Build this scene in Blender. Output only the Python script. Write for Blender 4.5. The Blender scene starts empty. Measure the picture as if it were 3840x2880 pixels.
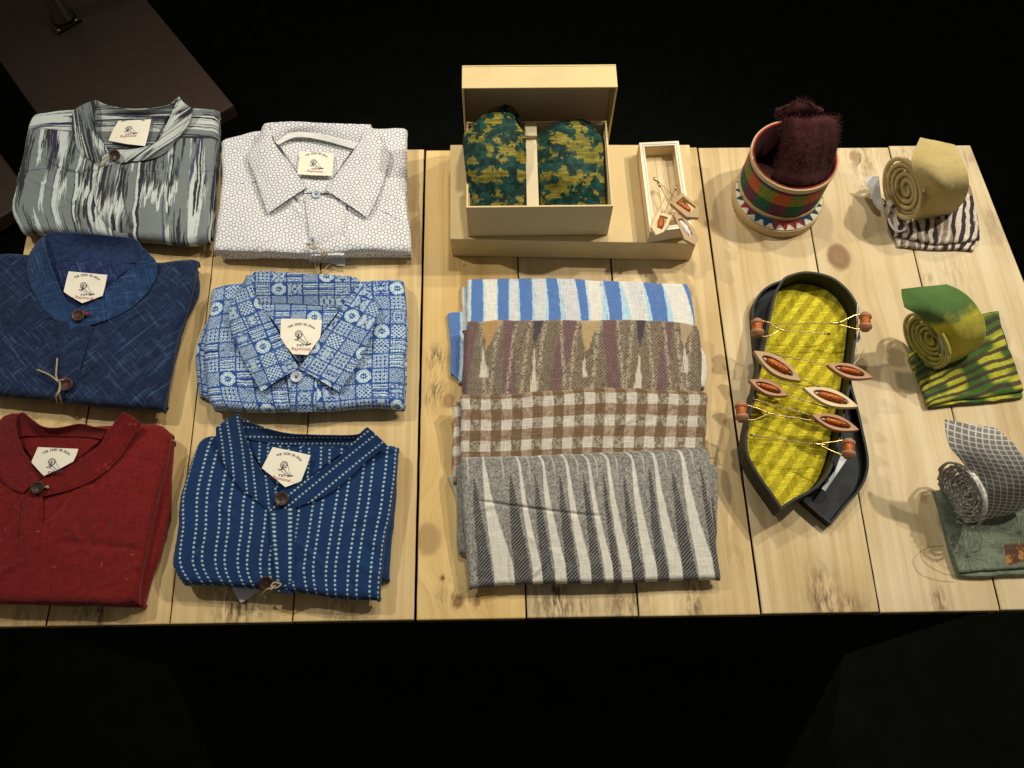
import bpy, math, random
import numpy as np
from mathutils import Matrix, Vector

# ---------------------------------------------------------------- camera
SC = bpy.context.scene
COL = SC.collection
CAM_POS = np.array([0.0, -0.16421789, 1.08468052])
CAM_ANG = (0.41665845, -0.03565583, 0.02009673)          # tilt, yaw, roll (radians)
F = 1850 * 3840 / 2212.0                                  # focal length in photo pixels
def _rx(a):
    c, s = math.cos(a), math.sin(a); return np.array([[1, 0, 0], [0, c, -s], [0, s, c]])
def _rz(a):
    c, s = math.cos(a), math.sin(a); return np.array([[c, -s, 0], [s, c, 0], [0, 0, 1]])
CM = _rz(CAM_ANG[1]) @ _rx(CAM_ANG[0]) @ _rz(CAM_ANG[2])
cam_data = bpy.data.cameras.new('camera')
cam = bpy.data.objects.new('camera', cam_data); COL.objects.link(cam)
cam_data.sensor_width = 36; cam_data.lens = 36 * 1850 / 2212.0
cam_data.clip_start = 0.01; cam_data.clip_end = 60
mw = Matrix.Identity(4)
for i in range(3):
    for j in range(3): mw[i][j] = CM[i, j]
    mw[i][3] = CAM_POS[i]
cam.matrix_world = mw
SC.camera = cam
# ---------------------------------------------------------------- world, lamps, exposure
world = bpy.data.worlds.new('World'); SC.world = world; world.use_nodes = True
bg = world.node_tree.nodes['Background']
bg.inputs[0].default_value = (1.0, 0.90, 0.76, 1); bg.inputs[1].default_value = 0.12
SC.view_settings.view_transform = 'Standard'; SC.view_settings.look = 'None'
SC.view_settings.exposure = 0; SC.view_settings.gamma = 1; SC.view_settings.use_curve_mapping = False
def spot(loc, target, power, color, size=60, blend=0.7, radius=0.035):
    l = bpy.data.lights.new('spot_lamp', 'SPOT'); l.energy = power; l.color = color
    l.spot_size = math.radians(size); l.spot_blend = blend; l.shadow_soft_size = radius
    o = bpy.data.objects.new('spot_lamp', l); COL.objects.link(o)
    o.location = loc
    o.rotation_euler = (Vector(target) - Vector(loc)).to_track_quat('-Z', 'Y').to_euler()
WARM = (1.0, 0.90, 0.73)
spot((1.45, 1.05, 1.75), (0.42, 0.55, 0), 104, (1.0, .92, .77), 62, 1.0, .03)
spot((1.15, 1.40, 1.90), (0.35, 0.55, 0), 62, WARM, 60, 1.0, .03)
spot((-1.35, 1.10, 1.85), (-0.24, 0.66, 0), 80, (1.0, .94, .82), 58, 1.0, .035)
spot((0.15, 1.65, 2.0), (0.05, 0.60, 0), 76, (1.0, .92, .77), 50, 1.0, .05)

# ---------------------------------------------------------------- helpers: photo measure -> world
ZR = dict(g=(0, 300, .40687), w=(740, 400, .40687), b=(0, 850, .45203), t=(680, 980, .40687), r=(0, 1500, .5425),
          d=(600, 1500, .54259), gift=(1660, 200, .48208), pins=(2280, 480, .31348), bask=(2700, 330, .34351),
          tb=(3200, 480, .30136), tg=(3300, 1020, .3255), tc=(3400, 1540, .42186), ta=(2700, 980, .31342),
          tl=(2700, 1450, .33161), su=(1640, 1000, .49729), sl=(1640, 1650, .49729), tle=(0, 0, .45208),
          D=(0, 0, 1.73599), p=(0, 0, 1.0))
def W(reg, x, y, z=0.0):
    a = ZR[reg]; px, py = a[0] + x * a[2], a[1] + y * a[2]
    d = CM @ np.array([(px - 1920) / F, -(py - 1440) / F, -1.0])
    t = (z - CAM_POS[2]) / d[2]
    return CAM_POS + d * t
def WP(reg, pts, mm=True, z=None):
    return np.array([W(reg, p[0], p[1], (p[2] if z is None else z) * (.001 if mm else 1)) for p in pts])
def cr(P, n, closed=False, pos=None):
    """Catmull-Rom through P, resampled to n points (or at chord fractions pos)."""
    P = np.asarray(P, float)
    if len(P) == 2 and not closed:
        q = np.linspace(0, 1, n) if pos is None else np.asarray(pos)
        return P[0] + (P[1] - P[0]) * q[:, None]
    if closed: Q = np.vstack([P[-1], P, P[0], P[1]])
    else: Q = np.vstack([2 * P[0] - P[1], P, 2 * P[-1] - P[-2]])
    out = []
    for i in range(1, len(Q) - 2):
        p0, p1, p2, p3 = Q[i - 1:i + 3]; t = np.linspace(0, 1, 24, endpoint=False)[:, None]
        out.append(.5 * ((2 * p1) + (-p0 + p2) * t + (2 * p0 - 5 * p1 + 4 * p2 - p3) * t ** 2 + (-p0 + 3 * p1 - 3 * p2 + p3) * t ** 3))
    out.append(Q[-2][None]); C = np.vstack(out)
    s = np.concatenate([[0], np.cumsum(np.linalg.norm(np.diff(C, axis=0), axis=1))]); s /= s[-1]
    q = (np.linspace(0, 1, n, endpoint=not closed) if pos is None else np.asarray(pos))
    return np.stack([np.interp(q, s, C[:, k]) for k in range(C.shape[1])], 1)
# ---------------------------------------------------------------- noise
def _h(ix, iy, seed):
    v = (ix.astype(np.int64) * 374761393 + iy.astype(np.int64) * 668265263 + seed * 974711) & 0xffffffff
    v = ((v ^ (v >> 13)) * 1274126177) & 0xffffffff
    v = (v ^ (v >> 16)) & 0xffffff
    return v / float(0xffffff)
def vn(x, y, seed=0):
    x = np.asarray(x, float); y = np.asarray(y, float); x, y = np.broadcast_arrays(x, y)
    xi = np.floor(x); yi = np.floor(y); fx = x - xi; fy = y - yi
    fx = fx * fx * (3 - 2 * fx); fy = fy * fy * (3 - 2 * fy)
    a = _h(xi, yi, seed); b = _h(xi + 1, yi, seed); c = _h(xi, yi + 1, seed); d = _h(xi + 1, yi + 1, seed)
    return (a + (b - a) * fx) * (1 - fy) + (c + (d - c) * fx) * fy
def fbm(x, y, seed=0, o=4):
    s = 0; a = .5; t = 0
    for k in range(o):
        s = s + a * vn(x * 2 ** k, y * 2 ** k, seed + 17 * k); t += a; a *= .55
    return s / t
def ss(e0, e1, x):
    t = np.clip((x - e0) / (e1 - e0), 0, 1); return t * t * (3 - 2 * t)
def mixc(a, b, m):
    a = np.asarray(a, float); b = np.asarray(b, float); return a + (b - a) * np.asarray(m)[..., None]
# ---------------------------------------------------------------- mesh builders
def raw_mesh(name, V, Fq, mat, parent=None, color=None, uv=None, smooth=True, attrs=None):
    V = np.asarray(V, np.float32); me = bpy.data.meshes.new(name)
    me.vertices.add(len(V)); me.vertices.foreach_set('co', V.ravel())
    if isinstance(Fq, np.ndarray):
        k = Fq.shape[1]; nf = len(Fq); me.loops.add(nf * k); me.loops.foreach_set('vertex_index', Fq.astype(np.int32).ravel())
        me.polygons.add(nf); me.polygons.foreach_set('loop_start', np.arange(0, nf * k, k, dtype=np.int32))
        idx = Fq.astype(np.int32).ravel()
    else:
        idx = np.array([i for f in Fq for i in f], np.int32); st = np.cumsum([0] + [len(f) for f in Fq])[:-1].astype(np.int32)
        me.loops.add(len(idx)); me.loops.foreach_set('vertex_index', idx)
        me.polygons.add(len(Fq)); me.polygons.foreach_set('loop_start', st)
    me.update(calc_edges=True)
    if color is not None:
        a = me.color_attributes.new('Col', 'FLOAT_COLOR', 'POINT')
        c = np.ones((len(V), 4), np.float32); c[:, :3] = color; a.data.foreach_set('color', c.ravel())
    if uv is not None:
        l = me.uv_layers.new(name='UVMap'); l.data.foreach_set('uv', np.asarray(uv, np.float32)[idx].ravel())
    if attrs:
        for k2, v in attrs.items():
            a = me.attributes.new(k2, 'FLOAT', 'POINT'); a.data.foreach_set('value', np.asarray(v, np.float32).ravel())
    if smooth: me.shade_smooth()
    else: me.shade_flat()
    me.validate(); me.materials.append(mat)
    o = bpy.data.objects.new(name, me); COL.objects.link(o)
    if parent is not None: o.parent = parent
    return o
def grid_faces(n, m, off=0, flip=False):
    i, j = np.meshgrid(np.arange(n - 1), np.arange(m - 1), indexing='ij'); a = (i * m + j).ravel() + off
    f = np.stack([a, a + 1, a + m + 1, a + m], 1)
    return f[:, ::-1] if flip else f
def grid_normals(G):
    du = np.gradient(G, axis=0); dv = np.gradient(G, axis=1); N = np.cross(dv, du)
    N /= (np.linalg.norm(N, axis=2, keepdims=True) + 1e-12); return N
def sheet(name, G, mat, parent=None, color=None, uv=None, thick=0.0012, up=True, attrs=None):
    """grid of points -> cloth sheet with real thickness (top, underside and rim)."""
    n, m = G.shape[:2]; N = grid_normals(G)
    if up and N[..., 2].mean() < 0: N = -N; fl = True
    else: fl = False
    V = G.reshape(-1, 3); c = None if color is None else color.reshape(-1, 3); u = None if uv is None else uv.reshape(-1, 2)
    if not thick: return raw_mesh(name, V, grid_faces(n, m, 0, fl), mat, parent, c, u)
    V2 = (G - N * thick).reshape(-1, 3); k = n * m
    per = np.concatenate([np.arange(m - 1), np.arange(m - 1, (n - 1) * m, m), np.arange(n * m - 1, (n - 1) * m, -1), np.arange((n - 1) * m, 0, -m)])
    nx = np.roll(per, -1); rim = np.stack([per, per + k, nx + k, nx], 1)
    if fl: rim = rim[:, ::-1]
    Fq = np.vstack([grid_faces(n, m, 0, fl), grid_faces(n, m, k, not fl), rim])
    at = {kk: np.concatenate([v.ravel()] * 2) for kk, v in attrs.items()} if attrs else None
    return raw_mesh(name, np.vstack([V, V2]), Fq, mat, parent, None if c is None else np.vstack([c, c]), None if u is None else np.vstack([u, u]), attrs=at)
def loft_grid(rails, n, m):
    R = [cr(r, n) for r in rails]; A = np.stack(R, 0)
    if len(R) == 2: t = np.linspace(0, 1, m)[:, None, None]; return A[0] * (1 - t) + A[1] * t
    G = np.zeros((m, n, 3)); w = np.linspace(0, 1, len(R)); pos = np.linspace(0, 1, m)
    for i in range(n): G[:, i] = cr_u(A[:, i], pos)
    return G
def cr_u(P, pos):
    k = len(P) - 1; Q = np.vstack([2 * P[0] - P[1], P, 2 * P[-1] - P[-2]])
    x = np.clip(pos * k, 0, k - 1e-9); i = x.astype(int); t = (x - i)[:, None]
    p0, p1, p2, p3 = Q[i], Q[i + 1], Q[i + 2], Q[i + 3]
    return .5 * ((2 * p1) + (-p0 + p2) * t + (2 * p0 - 5 * p1 + 4 * p2 - p3) * t ** 2 + (-p0 + 3 * p1 - 3 * p2 + p3) * t ** 3)
def arclen(G):
    a = np.zeros(G.shape[:2]); a[:, 1:] = np.cumsum(np.linalg.norm(np.diff(G, axis=1), axis=2), axis=1)
    b = np.zeros(G.shape[:2]); b[1:] = np.cumsum(np.linalg.norm(np.diff(G, axis=0), axis=2), axis=0)
    return a, b
def patch(name, reg, rails, mat, pat, parent, res=.0008, rot=0, off=(0, 0), thick=.0012, bulge=0, wr=.0006, seed=1, lift=0, stitch=0.0, planar=True, world=None):
    """cloth piece lofted through measured rails. rows = across the rails, columns = along them."""
    RW = [WP(reg, r) for r in rails] if world is None else world
    for r in RW: r[:, 2] += lift
    L = max(np.linalg.norm(np.diff(r, axis=0), axis=1).sum() for r in RW)
    Wd = max(np.linalg.norm(RW[0][i] - RW[-1][min(i, len(RW[-1]) - 1)]) for i in range(len(RW[0])))
    n = int(np.clip(L / res, 12, 520)); m = int(np.clip(Wd / res, 8, 420))
    G = loft_grid(RW, n, m)
    v = np.linspace(0, 1, m)[:, None]; u = np.linspace(0, 1, n)[None]
    N = grid_normals(G); 
    if N[..., 2].mean() < 0: N = -N
    D_ = bulge * np.sin(np.pi * v) + wr * (fbm(G[..., 0] * 45, G[..., 1] * 45, seed) - .5) * 2
    G = G + N * D_[..., None]
    if planar: S, T = G[..., 0].copy(), -(G[..., 1] + G[..., 2] * .8)
    else: S, T = arclen(G)
    c, s = math.cos(rot), math.sin(rot); S2 = S * c - T * s + off[0]; T2 = S * s + T * c + off[1]
    C = pat(S2, T2, u + 0 * v, v + 0 * u)
    if stitch:
        a = np.minimum(v * Wd, (1 - v) * Wd) + 0 * u
        C = C * (1 - stitch * np.exp(-((a - .0035) / .0006) ** 2))[..., None]
    return sheet(name, G, mat, parent, C, np.stack([S2, T2], -1), thick)
def edge_map(n, L, r):
    ph = np.linspace(math.radians(-65), math.pi / 2, 34)
    x = r * (1 - np.cos(ph)); h = (1 + np.sin(ph)) / 2; h = (h - h[0]) / (1 - h[0])
    s = r * (ph - ph[0]); mid = np.linspace(r, L - r, n)[1:-1]
    X = np.concatenate([x, mid, (L - x)[::-1]]); H = np.concatenate([h, np.ones(len(mid)), h[::-1]])
    Sx = np.concatenate([s, s[-1] + (mid - r), 2 * s[-1] + (L - 2 * r) - s[::-1]])
    return X / L, H, Sx
def slab(name, reg, far, right, near, left, z0, z1, mat, pat, parent, r=.009, res=.0008, wr=.0016, seed=1, lift=0.0,
         jit=.0018, off=(0, 0), shift=(0, 0), grow=0, wfn=None, rot=0, zm=.5, creases=0):
    """a folded piece of cloth: soft block with rounded rolled edges, tucked under at the bottom."""
    z0 *= .001; z1 *= .001; zmid = z0 + (z1 - z0) * zm
    S_ = [WP(reg, q, z=(zmid + (lift if k == 0 else lift * .5 if k in (1, 3) else 0)) * 1000)[:, :2] for k, q in enumerate((far, right, near, left))]
    cx = np.mean([q.mean(0) for q in S_], axis=0)
    S_ = [q + (q - cx) / (np.linalg.norm(q - cx, axis=1, keepdims=True) + 1e-9) * grow + np.array(shift) for q in S_]
    Fr, Ri, Ne, Le = S_
    Le[0] = Fr[0]; Le[-1] = Ne[0]; Ri[0] = Fr[-1]; Ri[-1] = Ne[-1]
    lu = (np.linalg.norm(np.diff(Fr, axis=0), axis=1).sum() + np.linalg.norm(np.diff(Ne, axis=0), axis=1).sum()) / 2
    lv = (np.linalg.norm(np.diff(Le, axis=0), axis=1).sum() + np.linalg.norm(np.diff(Ri, axis=0), axis=1).sum()) / 2
    U, HU, SU = edge_map(int(lu / res), lu, r); V, HV, SV = edge_map(int(lv / res), lv, r)
    f = cr(Fr, 0, pos=U); nn = cr(Ne, 0, pos=U); l = cr(Le, 0, pos=V); rr = cr(Ri, 0, pos=V)
    u = U[None, :, None]; v = V[:, None, None]
    G = (1 - v) * f[None] + v * nn[None] + (1 - u) * l[:, None] + u * rr[:, None] \
        - ((1 - u) * (1 - v) * Fr[0] + u * (1 - v) * Fr[-1] + (1 - u) * v * Ne[0] + u * v * Ne[-1])
    hf = HV[:, None] * HU[None]
    UU, VV = U[None] + 0 * V[:, None], V[:, None] + 0 * U[None]
    x, y = G[..., 0], G[..., 1]
    edge = 1 - np.clip(np.minimum(np.minimum(UU, 1 - UU) * lu, np.minimum(VV, 1 - VV) * lv) / .03, 0, 1)
    jx = (fbm(x * 38 + 9, y * 38, seed + 5) - .5) * 2 * jit * edge; jy = (fbm(x * 38, y * 38 + 7, seed + 6) - .5) * 2 * jit * edge
    w = (fbm(x * 14, y * 22, seed) - .5) * 2 * wr + (fbm(x * 60, y * 45, seed + 3, 3) - .5) * wr * .7
    if wfn is not None: w = w + wfn(UU, VV)
    rc = random.Random(seed * 7 + 1)
    for _k in range(creases):
        a0 = rc.uniform(-1.2, 1.2); cx0, cy0 = rc.uniform(.05, .95), rc.uniform(.3, .98); L_ = rc.uniform(.10, .32); wd = rc.uniform(.0022, .006); am = rc.uniform(.0008, .0022) * (1 if rc.random() < .6 else -1)
        p_ = (UU - cx0) * lu; q_ = (VV - cy0) * lv; al = p_ * math.sin(a0) + q_ * math.cos(a0); ac = p_ * math.cos(a0) - q_ * math.sin(a0) + .004 * np.sin(al * 60 + _k) + .5 * al * al
        w = w + am * np.exp(-(ac / wd) ** 2) * np.exp(-(al / (L_ * lv)) ** 2 * 2) - am * .5 * np.exp(-((ac - wd * 1.6) / (wd * 1.5)) ** 2) * np.exp(-(al / (L_ * lv)) ** 2 * 2)
    Z = z0 + (z1 - z0) * hf + w * hf ** .5 + lift * (1 - VV)
    G = np.stack([x + jx, y + jy, np.maximum(Z, .0006)], -1)
    S = SU[None] + 0 * SV[:, None] - SU[-1] / 2; T = SV[:, None] + 0 * SU[None]
    c, s = math.cos(rot), math.sin(rot); S2 = S * c - T * s + off[0]; T2 = S * s + T * c + off[1]
    C = pat(S2, T2, UU, VV)
    m_, n_ = G.shape[:2]; N = grid_normals(G); fl = N[..., 2].mean() < 0
    return raw_mesh(name, G.reshape(-1, 3), grid_faces(m_, n_, 0, fl), mat, parent, C.reshape(-1, 3), np.stack([S2, T2], -1).reshape(-1, 2))
def tube(name, P, r, mat, parent=None, n=60, k=8, closed=False, rfn=None, noise=0):
    P = cr(P, n, closed); d = np.gradient(P, axis=0); d /= np.linalg.norm(d, axis=1, keepdims=True) + 1e-12
    ref = np.array([0, 0, 1.0]); a = np.cross(d, ref); bad = np.linalg.norm(a, axis=1) < 1e-3; a[bad] = np.cross(d[bad], [1, 0, 0])
    a /= np.linalg.norm(a, axis=1, keepdims=True); b = np.cross(a, d)
    th = np.linspace(0, 2 * np.pi, k, endpoint=False); rr = r * (np.ones(n) if rfn is None else rfn(np.linspace(0, 1, n)))
    G = P[:, None] + (np.cos(th)[None, :, None] * a[:, None] + np.sin(th)[None, :, None] * b[:, None]) * rr[:, None, None]
    Fq = []
    for i in range(n - 1):
        for j in range(k): Fq.append((i * k + j, i * k + (j + 1) % k, (i + 1) * k + (j + 1) % k, (i + 1) * k + j))
    Fq.append(tuple(range(k))[::-1]); Fq.append(tuple((n - 1) * k + j for j in range(k)))
    return raw_mesh(name, G.reshape(-1, 3), Fq, mat, parent)
def tubes(name, lines, r, mat, parent=None, n=40, k=6):
    V = []; Fq = []; o = 0
    for P in lines:
        t = tube('tmp', P, r, mat, None, n, k); me = t.data
        v = np.zeros(len(me.vertices) * 3); me.vertices.foreach_get('co', v); V.append(v.reshape(-1, 3))
        Fq += [tuple(i + o for i in p.vertices) for p in me.polygons]; o += len(me.vertices)
        bpy.data.objects.remove(t); bpy.data.meshes.remove(me)
    return raw_mesh(name, np.vstack(V), Fq, mat, parent)
def frame_of(a):
    a = np.array(a, float); a /= np.linalg.norm(a); h = np.array([0, 0, 1.0]) if abs(a[2]) < .9 else np.array([1.0, 0, 0])
    b = np.cross(a, h); b /= np.linalg.norm(b); return a, b, np.cross(a, b)
def lathe(name, C, axis, prof, mat, parent=None, k=40, smooth=True, cap=True):
    """prof: list of (radius, height along axis)"""
    a, b, c = frame_of(axis); V = []; Fq = []; th = np.linspace(0, 2 * np.pi, k, endpoint=False)
    for (r, h) in prof:
        for t in th: V.append(np.array(C) + a * h + (b * math.cos(t) + c * math.sin(t)) * r)
    for i in range(len(prof) - 1):
        for j in range(k): Fq.append((i * k + j, i * k + (j + 1) % k, (i + 1) * k + (j + 1) % k, (i + 1) * k + j))
    if cap and prof[0][0] > 0: Fq.append(tuple(range(k))[::-1])
    if cap and prof[-1][0] > 0: Fq.append(tuple((len(prof) - 1) * k + j for j in range(k)))
    o = raw_mesh(name, V, Fq, mat, parent, smooth=smooth)
    return o
def add_bevel(o, w, seg=2):
    m = o.modifiers.new('bevel', 'BEVEL'); m.width = w; m.segments = seg; m.limit_method = 'ANGLE'; return o
def hexa(name, c, mat, parent=None, bev=.0006):
    """box from 8 corners: 4 bottom (ccw) + 4 top"""
    Fq = [(3, 2, 1, 0), (4, 5, 6, 7), (0, 1, 5, 4), (1, 2, 6, 5), (2, 3, 7, 6), (3, 0, 4, 7)]
    o = raw_mesh(name, np.array(c), Fq, mat, parent, smooth=False)
    if bev: add_bevel(o, bev)
    return o
def box(name, x0, x1, y0, y1, z0, z1, mat, parent=None, bev=.0006):
    return hexa(name, [(x0, y0, z0), (x1, y0, z0), (x1, y1, z0), (x0, y1, z0), (x0, y0, z1), (x1, y0, z1), (x1, y1, z1), (x0, y1, z1)], mat, parent, bev)
def boxes(name, L, mat, parent=None, bev=.0005):
    V = []; Fq = []
    for (x0, x1, y0, y1, z0, z1) in L:
        o = len(V); V += [(x0, y0, z0), (x1, y0, z0), (x1, y1, z0), (x0, y1, z0), (x0, y0, z1), (x1, y0, z1), (x1, y1, z1), (x0, y1, z1)]
        Fq += [tuple(i + o for i in f) for f in [(3, 2, 1, 0), (4, 5, 6, 7), (0, 1, 5, 4), (1, 2, 6, 5), (2, 3, 7, 6), (3, 0, 4, 7)]]
    o = raw_mesh(name, V, Fq, mat, parent, smooth=False)
    if bev: add_bevel(o, bev)
    return o
def ring_solid(name, outer, inner, z_out0, z_out1, z_in0, z_in1, mat, parent=None, smooth=False, color=None):
    """closed band between two matching closed outlines"""
    n = len(outer); V = []
    for P, z in ((outer, z_out0), (outer, z_out1), (inner, z_in1), (inner, z_in0)):
        V += [(p[0], p[1], z if len(p) < 3 else p[2] + z) for p in P]
    Fq = [(a * n + j, a * n + (j + 1) % n, ((a + 1) % 4) * n + (j + 1) % n, ((a + 1) % 4) * n + j) for a in range(4) for j in range(n)]
    return raw_mesh(name, V, Fq, mat, parent, smooth=smooth)
def poly_plate(name, P, thick, mat, parent=None):
    """flat polygon of 3D points (ccw from above) with thickness downwards"""
    P = np.asarray(P, float); n = len(P)
    x, y = P[:, 0], P[:, 1]
    if (x * np.roll(y, -1) - np.roll(x, -1) * y).sum() < 0: P = P[::-1]
    V = np.vstack([P, P - np.array([0, 0, thick])])
    Fq = [tuple(range(n)), tuple(range(2 * n - 1, n - 1, -1))] + [(i, i + n, (i + 1) % n + n, (i + 1) % n) for i in range(n)]
    return raw_mesh(name, V, Fq, mat, parent, smooth=False)
def thing(name, label, cat, loc=(0, 0, 0), group=None):
    o = bpy.data.objects.new(name, None); COL.objects.link(o); o.location = (0, 0, 0)
    o.empty_display_size = .02; o['label'] = label; o['category'] = cat
    if group: o['group'] = group
    return o
def tag(o, label, cat, group=None, kind=None):
    if label: o['label'] = label
    if cat: o['category'] = cat
    if group: o['group'] = group
    if kind: o['kind'] = kind
    return o
# ---------------------------------------------------------------- materials
def mat_base(name):
    m = bpy.data.materials.new(name); m.use_nodes = True; nt = m.node_tree
    return m, nt, nt.nodes['Principled BSDF']
def N_(nt, t, **kw):
    n = nt.nodes.new(t)
    for k, v in kw.items():
        if k.startswith('_'): setattr(n, k[1:], v)
        else: n.inputs[k].default_value = v
    return n
def ramp(nt, stops):
    n = nt.nodes.new('ShaderNodeValToRGB'); e = n.color_ramp.elements
    e[0].position = stops[0][0]; e[0].color = (*stops[0][1], 1); e[1].position = stops[1][0]; e[1].color = (*stops[1][1], 1)
    for p, c in stops[2:]: q = e.new(p); q.color = (*c, 1)
    return n
def mixn(nt, blend, fac, a, b):
    n = nt.nodes.new('ShaderNodeMix'); n.data_type = 'RGBA'; n.blend_type = blend
    for sock, v in ((n.inputs[0], fac), (n.inputs[6], a), (n.inputs[7], b)):
        if hasattr(v, 'outputs') or hasattr(v, 'is_linked'): nt.links.new(v, sock)
        elif isinstance(v, (tuple, list)): sock.default_value = (*v, 1)
        else: sock.default_value = v
    return n.outputs[2]
def cloth_mat(name, weave=900, bump=.25, fleck=.25, sheen=.15, rough=.95, stretch=(1, 1), slub=0.0, fuzz=0):
    m, nt, p = mat_base(name); lk = nt.links.new
    at = N_(nt, 'ShaderNodeAttribute', _attribute_name='Col'); uv = N_(nt, 'ShaderNodeUVMap', _uv_map='UVMap')
    mp1 = N_(nt, 'ShaderNodeMapping'); mp1.inputs['Scale'].default_value = (weave * stretch[0], weave * .12, 1); lk(uv.outputs[0], mp1.inputs[0])
    mp2 = N_(nt, 'ShaderNodeMapping'); mp2.inputs['Scale'].default_value = (weave * .12, weave * stretch[1], 1); lk(uv.outputs[0], mp2.inputs[0])
    n1 = N_(nt, 'ShaderNodeTexNoise', Scale=1.0, Detail=2.0); n2 = N_(nt, 'ShaderNodeTexNoise', Scale=1.0, Detail=2.0)
    lk(mp1.outputs[0], n1.inputs['Vector']); lk(mp2.outputs[0], n2.inputs['Vector'])
    ad = N_(nt, 'ShaderNodeMath', _operation='ADD'); lk(n1.outputs[0], ad.inputs[0]); lk(n2.outputs[0], ad.inputs[1])
    mr = N_(nt, 'ShaderNodeMapRange'); mr.inputs['From Min'].default_value = .7; mr.inputs['From Max'].default_value = 1.3
    mr.inputs['To Min'].default_value = 1 - fleck; mr.inputs['To Max'].default_value = 1 + fleck; lk(ad.outputs[0], mr.inputs['Value'])
    vm = N_(nt, 'ShaderNodeVectorMath', _operation='SCALE'); lk(at.outputs['Color'], vm.inputs[0]); lk(mr.outputs[0], vm.inputs['Scale'])
    lk(vm.outputs[0], p.inputs['Base Color'])
    bp = N_(nt, 'ShaderNodeBump', Strength=bump, Distance=.0006); lk(ad.outputs[0], bp.inputs['Height'])
    big = N_(nt, 'ShaderNodeTexNoise', Scale=110.0, Detail=3.0); lk(uv.outputs[0], big.inputs['Vector'])
    b2 = N_(nt, 'ShaderNodeBump', Strength=.35, Distance=.0012); lk(big.outputs[0], b2.inputs['Height']); lk(bp.outputs[0], b2.inputs['Normal'])
    lk(b2.outputs[0], p.inputs['Normal'])
    p.inputs['Roughness'].default_value = rough; p.inputs['Specular IOR Level'].default_value = .18
    p.inputs['Sheen Weight'].default_value = sheen; p.inputs['Sheen Roughness'].default_value = .5
    return m
def felt_mat(sheen=.3):
    m, nt, p = mat_base('felt'); lk = nt.links.new
    at = N_(nt, 'ShaderNodeAttribute', _attribute_name='Col'); tc = N_(nt, 'ShaderNodeTexCoord')
    n = N_(nt, 'ShaderNodeTexNoise', Scale=700.0, Detail=5.0, Roughness=.7); lk(tc.outputs['Object'], n.inputs['Vector'])
    mr = N_(nt, 'ShaderNodeMapRange'); mr.inputs['From Min'].default_value = .3; mr.inputs['From Max'].default_value = .7; mr.inputs['To Min'].default_value = .86; mr.inputs['To Max'].default_value = 1.14; lk(n.outputs[0], mr.inputs['Value'])
    vm = N_(nt, 'ShaderNodeVectorMath', _operation='SCALE'); lk(at.outputs['Color'], vm.inputs[0]); lk(mr.outputs[0], vm.inputs['Scale']); lk(vm.outputs[0], p.inputs['Base Color'])
    bp = N_(nt, 'ShaderNodeBump', Strength=.5, Distance=.0008); lk(n.outputs[0], bp.inputs['Height']); lk(bp.outputs[0], p.inputs['Normal'])
    p.inputs['Roughness'].default_value = 1; p.inputs['Specular IOR Level'].default_value = .1; p.inputs['Sheen Weight'].default_value = sheen; p.inputs['Sheen Roughness'].default_value = .6
    return m
def plain(name, col, rough=.6, metal=0, spec=.4, nscale=300, namt=.08, bump=.05, coat=0, trans=0, stretch=(1, 1, 1)):
    m, nt, p = mat_base(name); lk = nt.links.new
    tc = N_(nt, 'ShaderNodeTexCoord'); mp = N_(nt, 'ShaderNodeMapping'); mp.inputs['Scale'].default_value = stretch; lk(tc.outputs['Object'], mp.inputs[0])
    n = N_(nt, 'ShaderNodeTexNoise', Scale=nscale, Detail=4.0); lk(mp.outputs[0], n.inputs['Vector'])
    mr = N_(nt, 'ShaderNodeMapRange'); mr.inputs['To Min'].default_value = 1 - namt * 2; mr.inputs['To Max'].default_value = 1 + namt * 2; lk(n.outputs[0], mr.inputs['Value'])
    vm = N_(nt, 'ShaderNodeVectorMath', _operation='SCALE'); vm.inputs[0].default_value = col
    nb = N_(nt, 'ShaderNodeTexNoise', Scale=14.0, Detail=5.0, Roughness=.65); lk(tc.outputs['Object'], nb.inputs['Vector']); mb = N_(nt, 'ShaderNodeMapRange'); mb.inputs['From Min'].default_value = .3; mb.inputs['From Max'].default_value = .7; mb.inputs['To Min'].default_value = .90; mb.inputs['To Max'].default_value = 1.05; lk(nb.outputs[0], mb.inputs['Value'])
    mu = N_(nt, 'ShaderNodeMath', _operation='MULTIPLY'); lk(mr.outputs[0], mu.inputs[0]); lk(mb.outputs[0], mu.inputs[1]); lk(mu.outputs[0], vm.inputs['Scale']); lk(vm.outputs[0], p.inputs['Base Color'])
    bp = N_(nt, 'ShaderNodeBump', Strength=bump * 4, Distance=.0005); lk(n.outputs[0], bp.inputs['Height']); lk(bp.outputs[0], p.inputs['Normal'])
    p.inputs['Roughness'].default_value = rough; p.inputs['Metallic'].default_value = metal; p.inputs['Specular IOR Level'].default_value = spec
    p.inputs['Coat Weight'].default_value = coat; p.inputs['Transmission Weight'].default_value = trans
    return m
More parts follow.
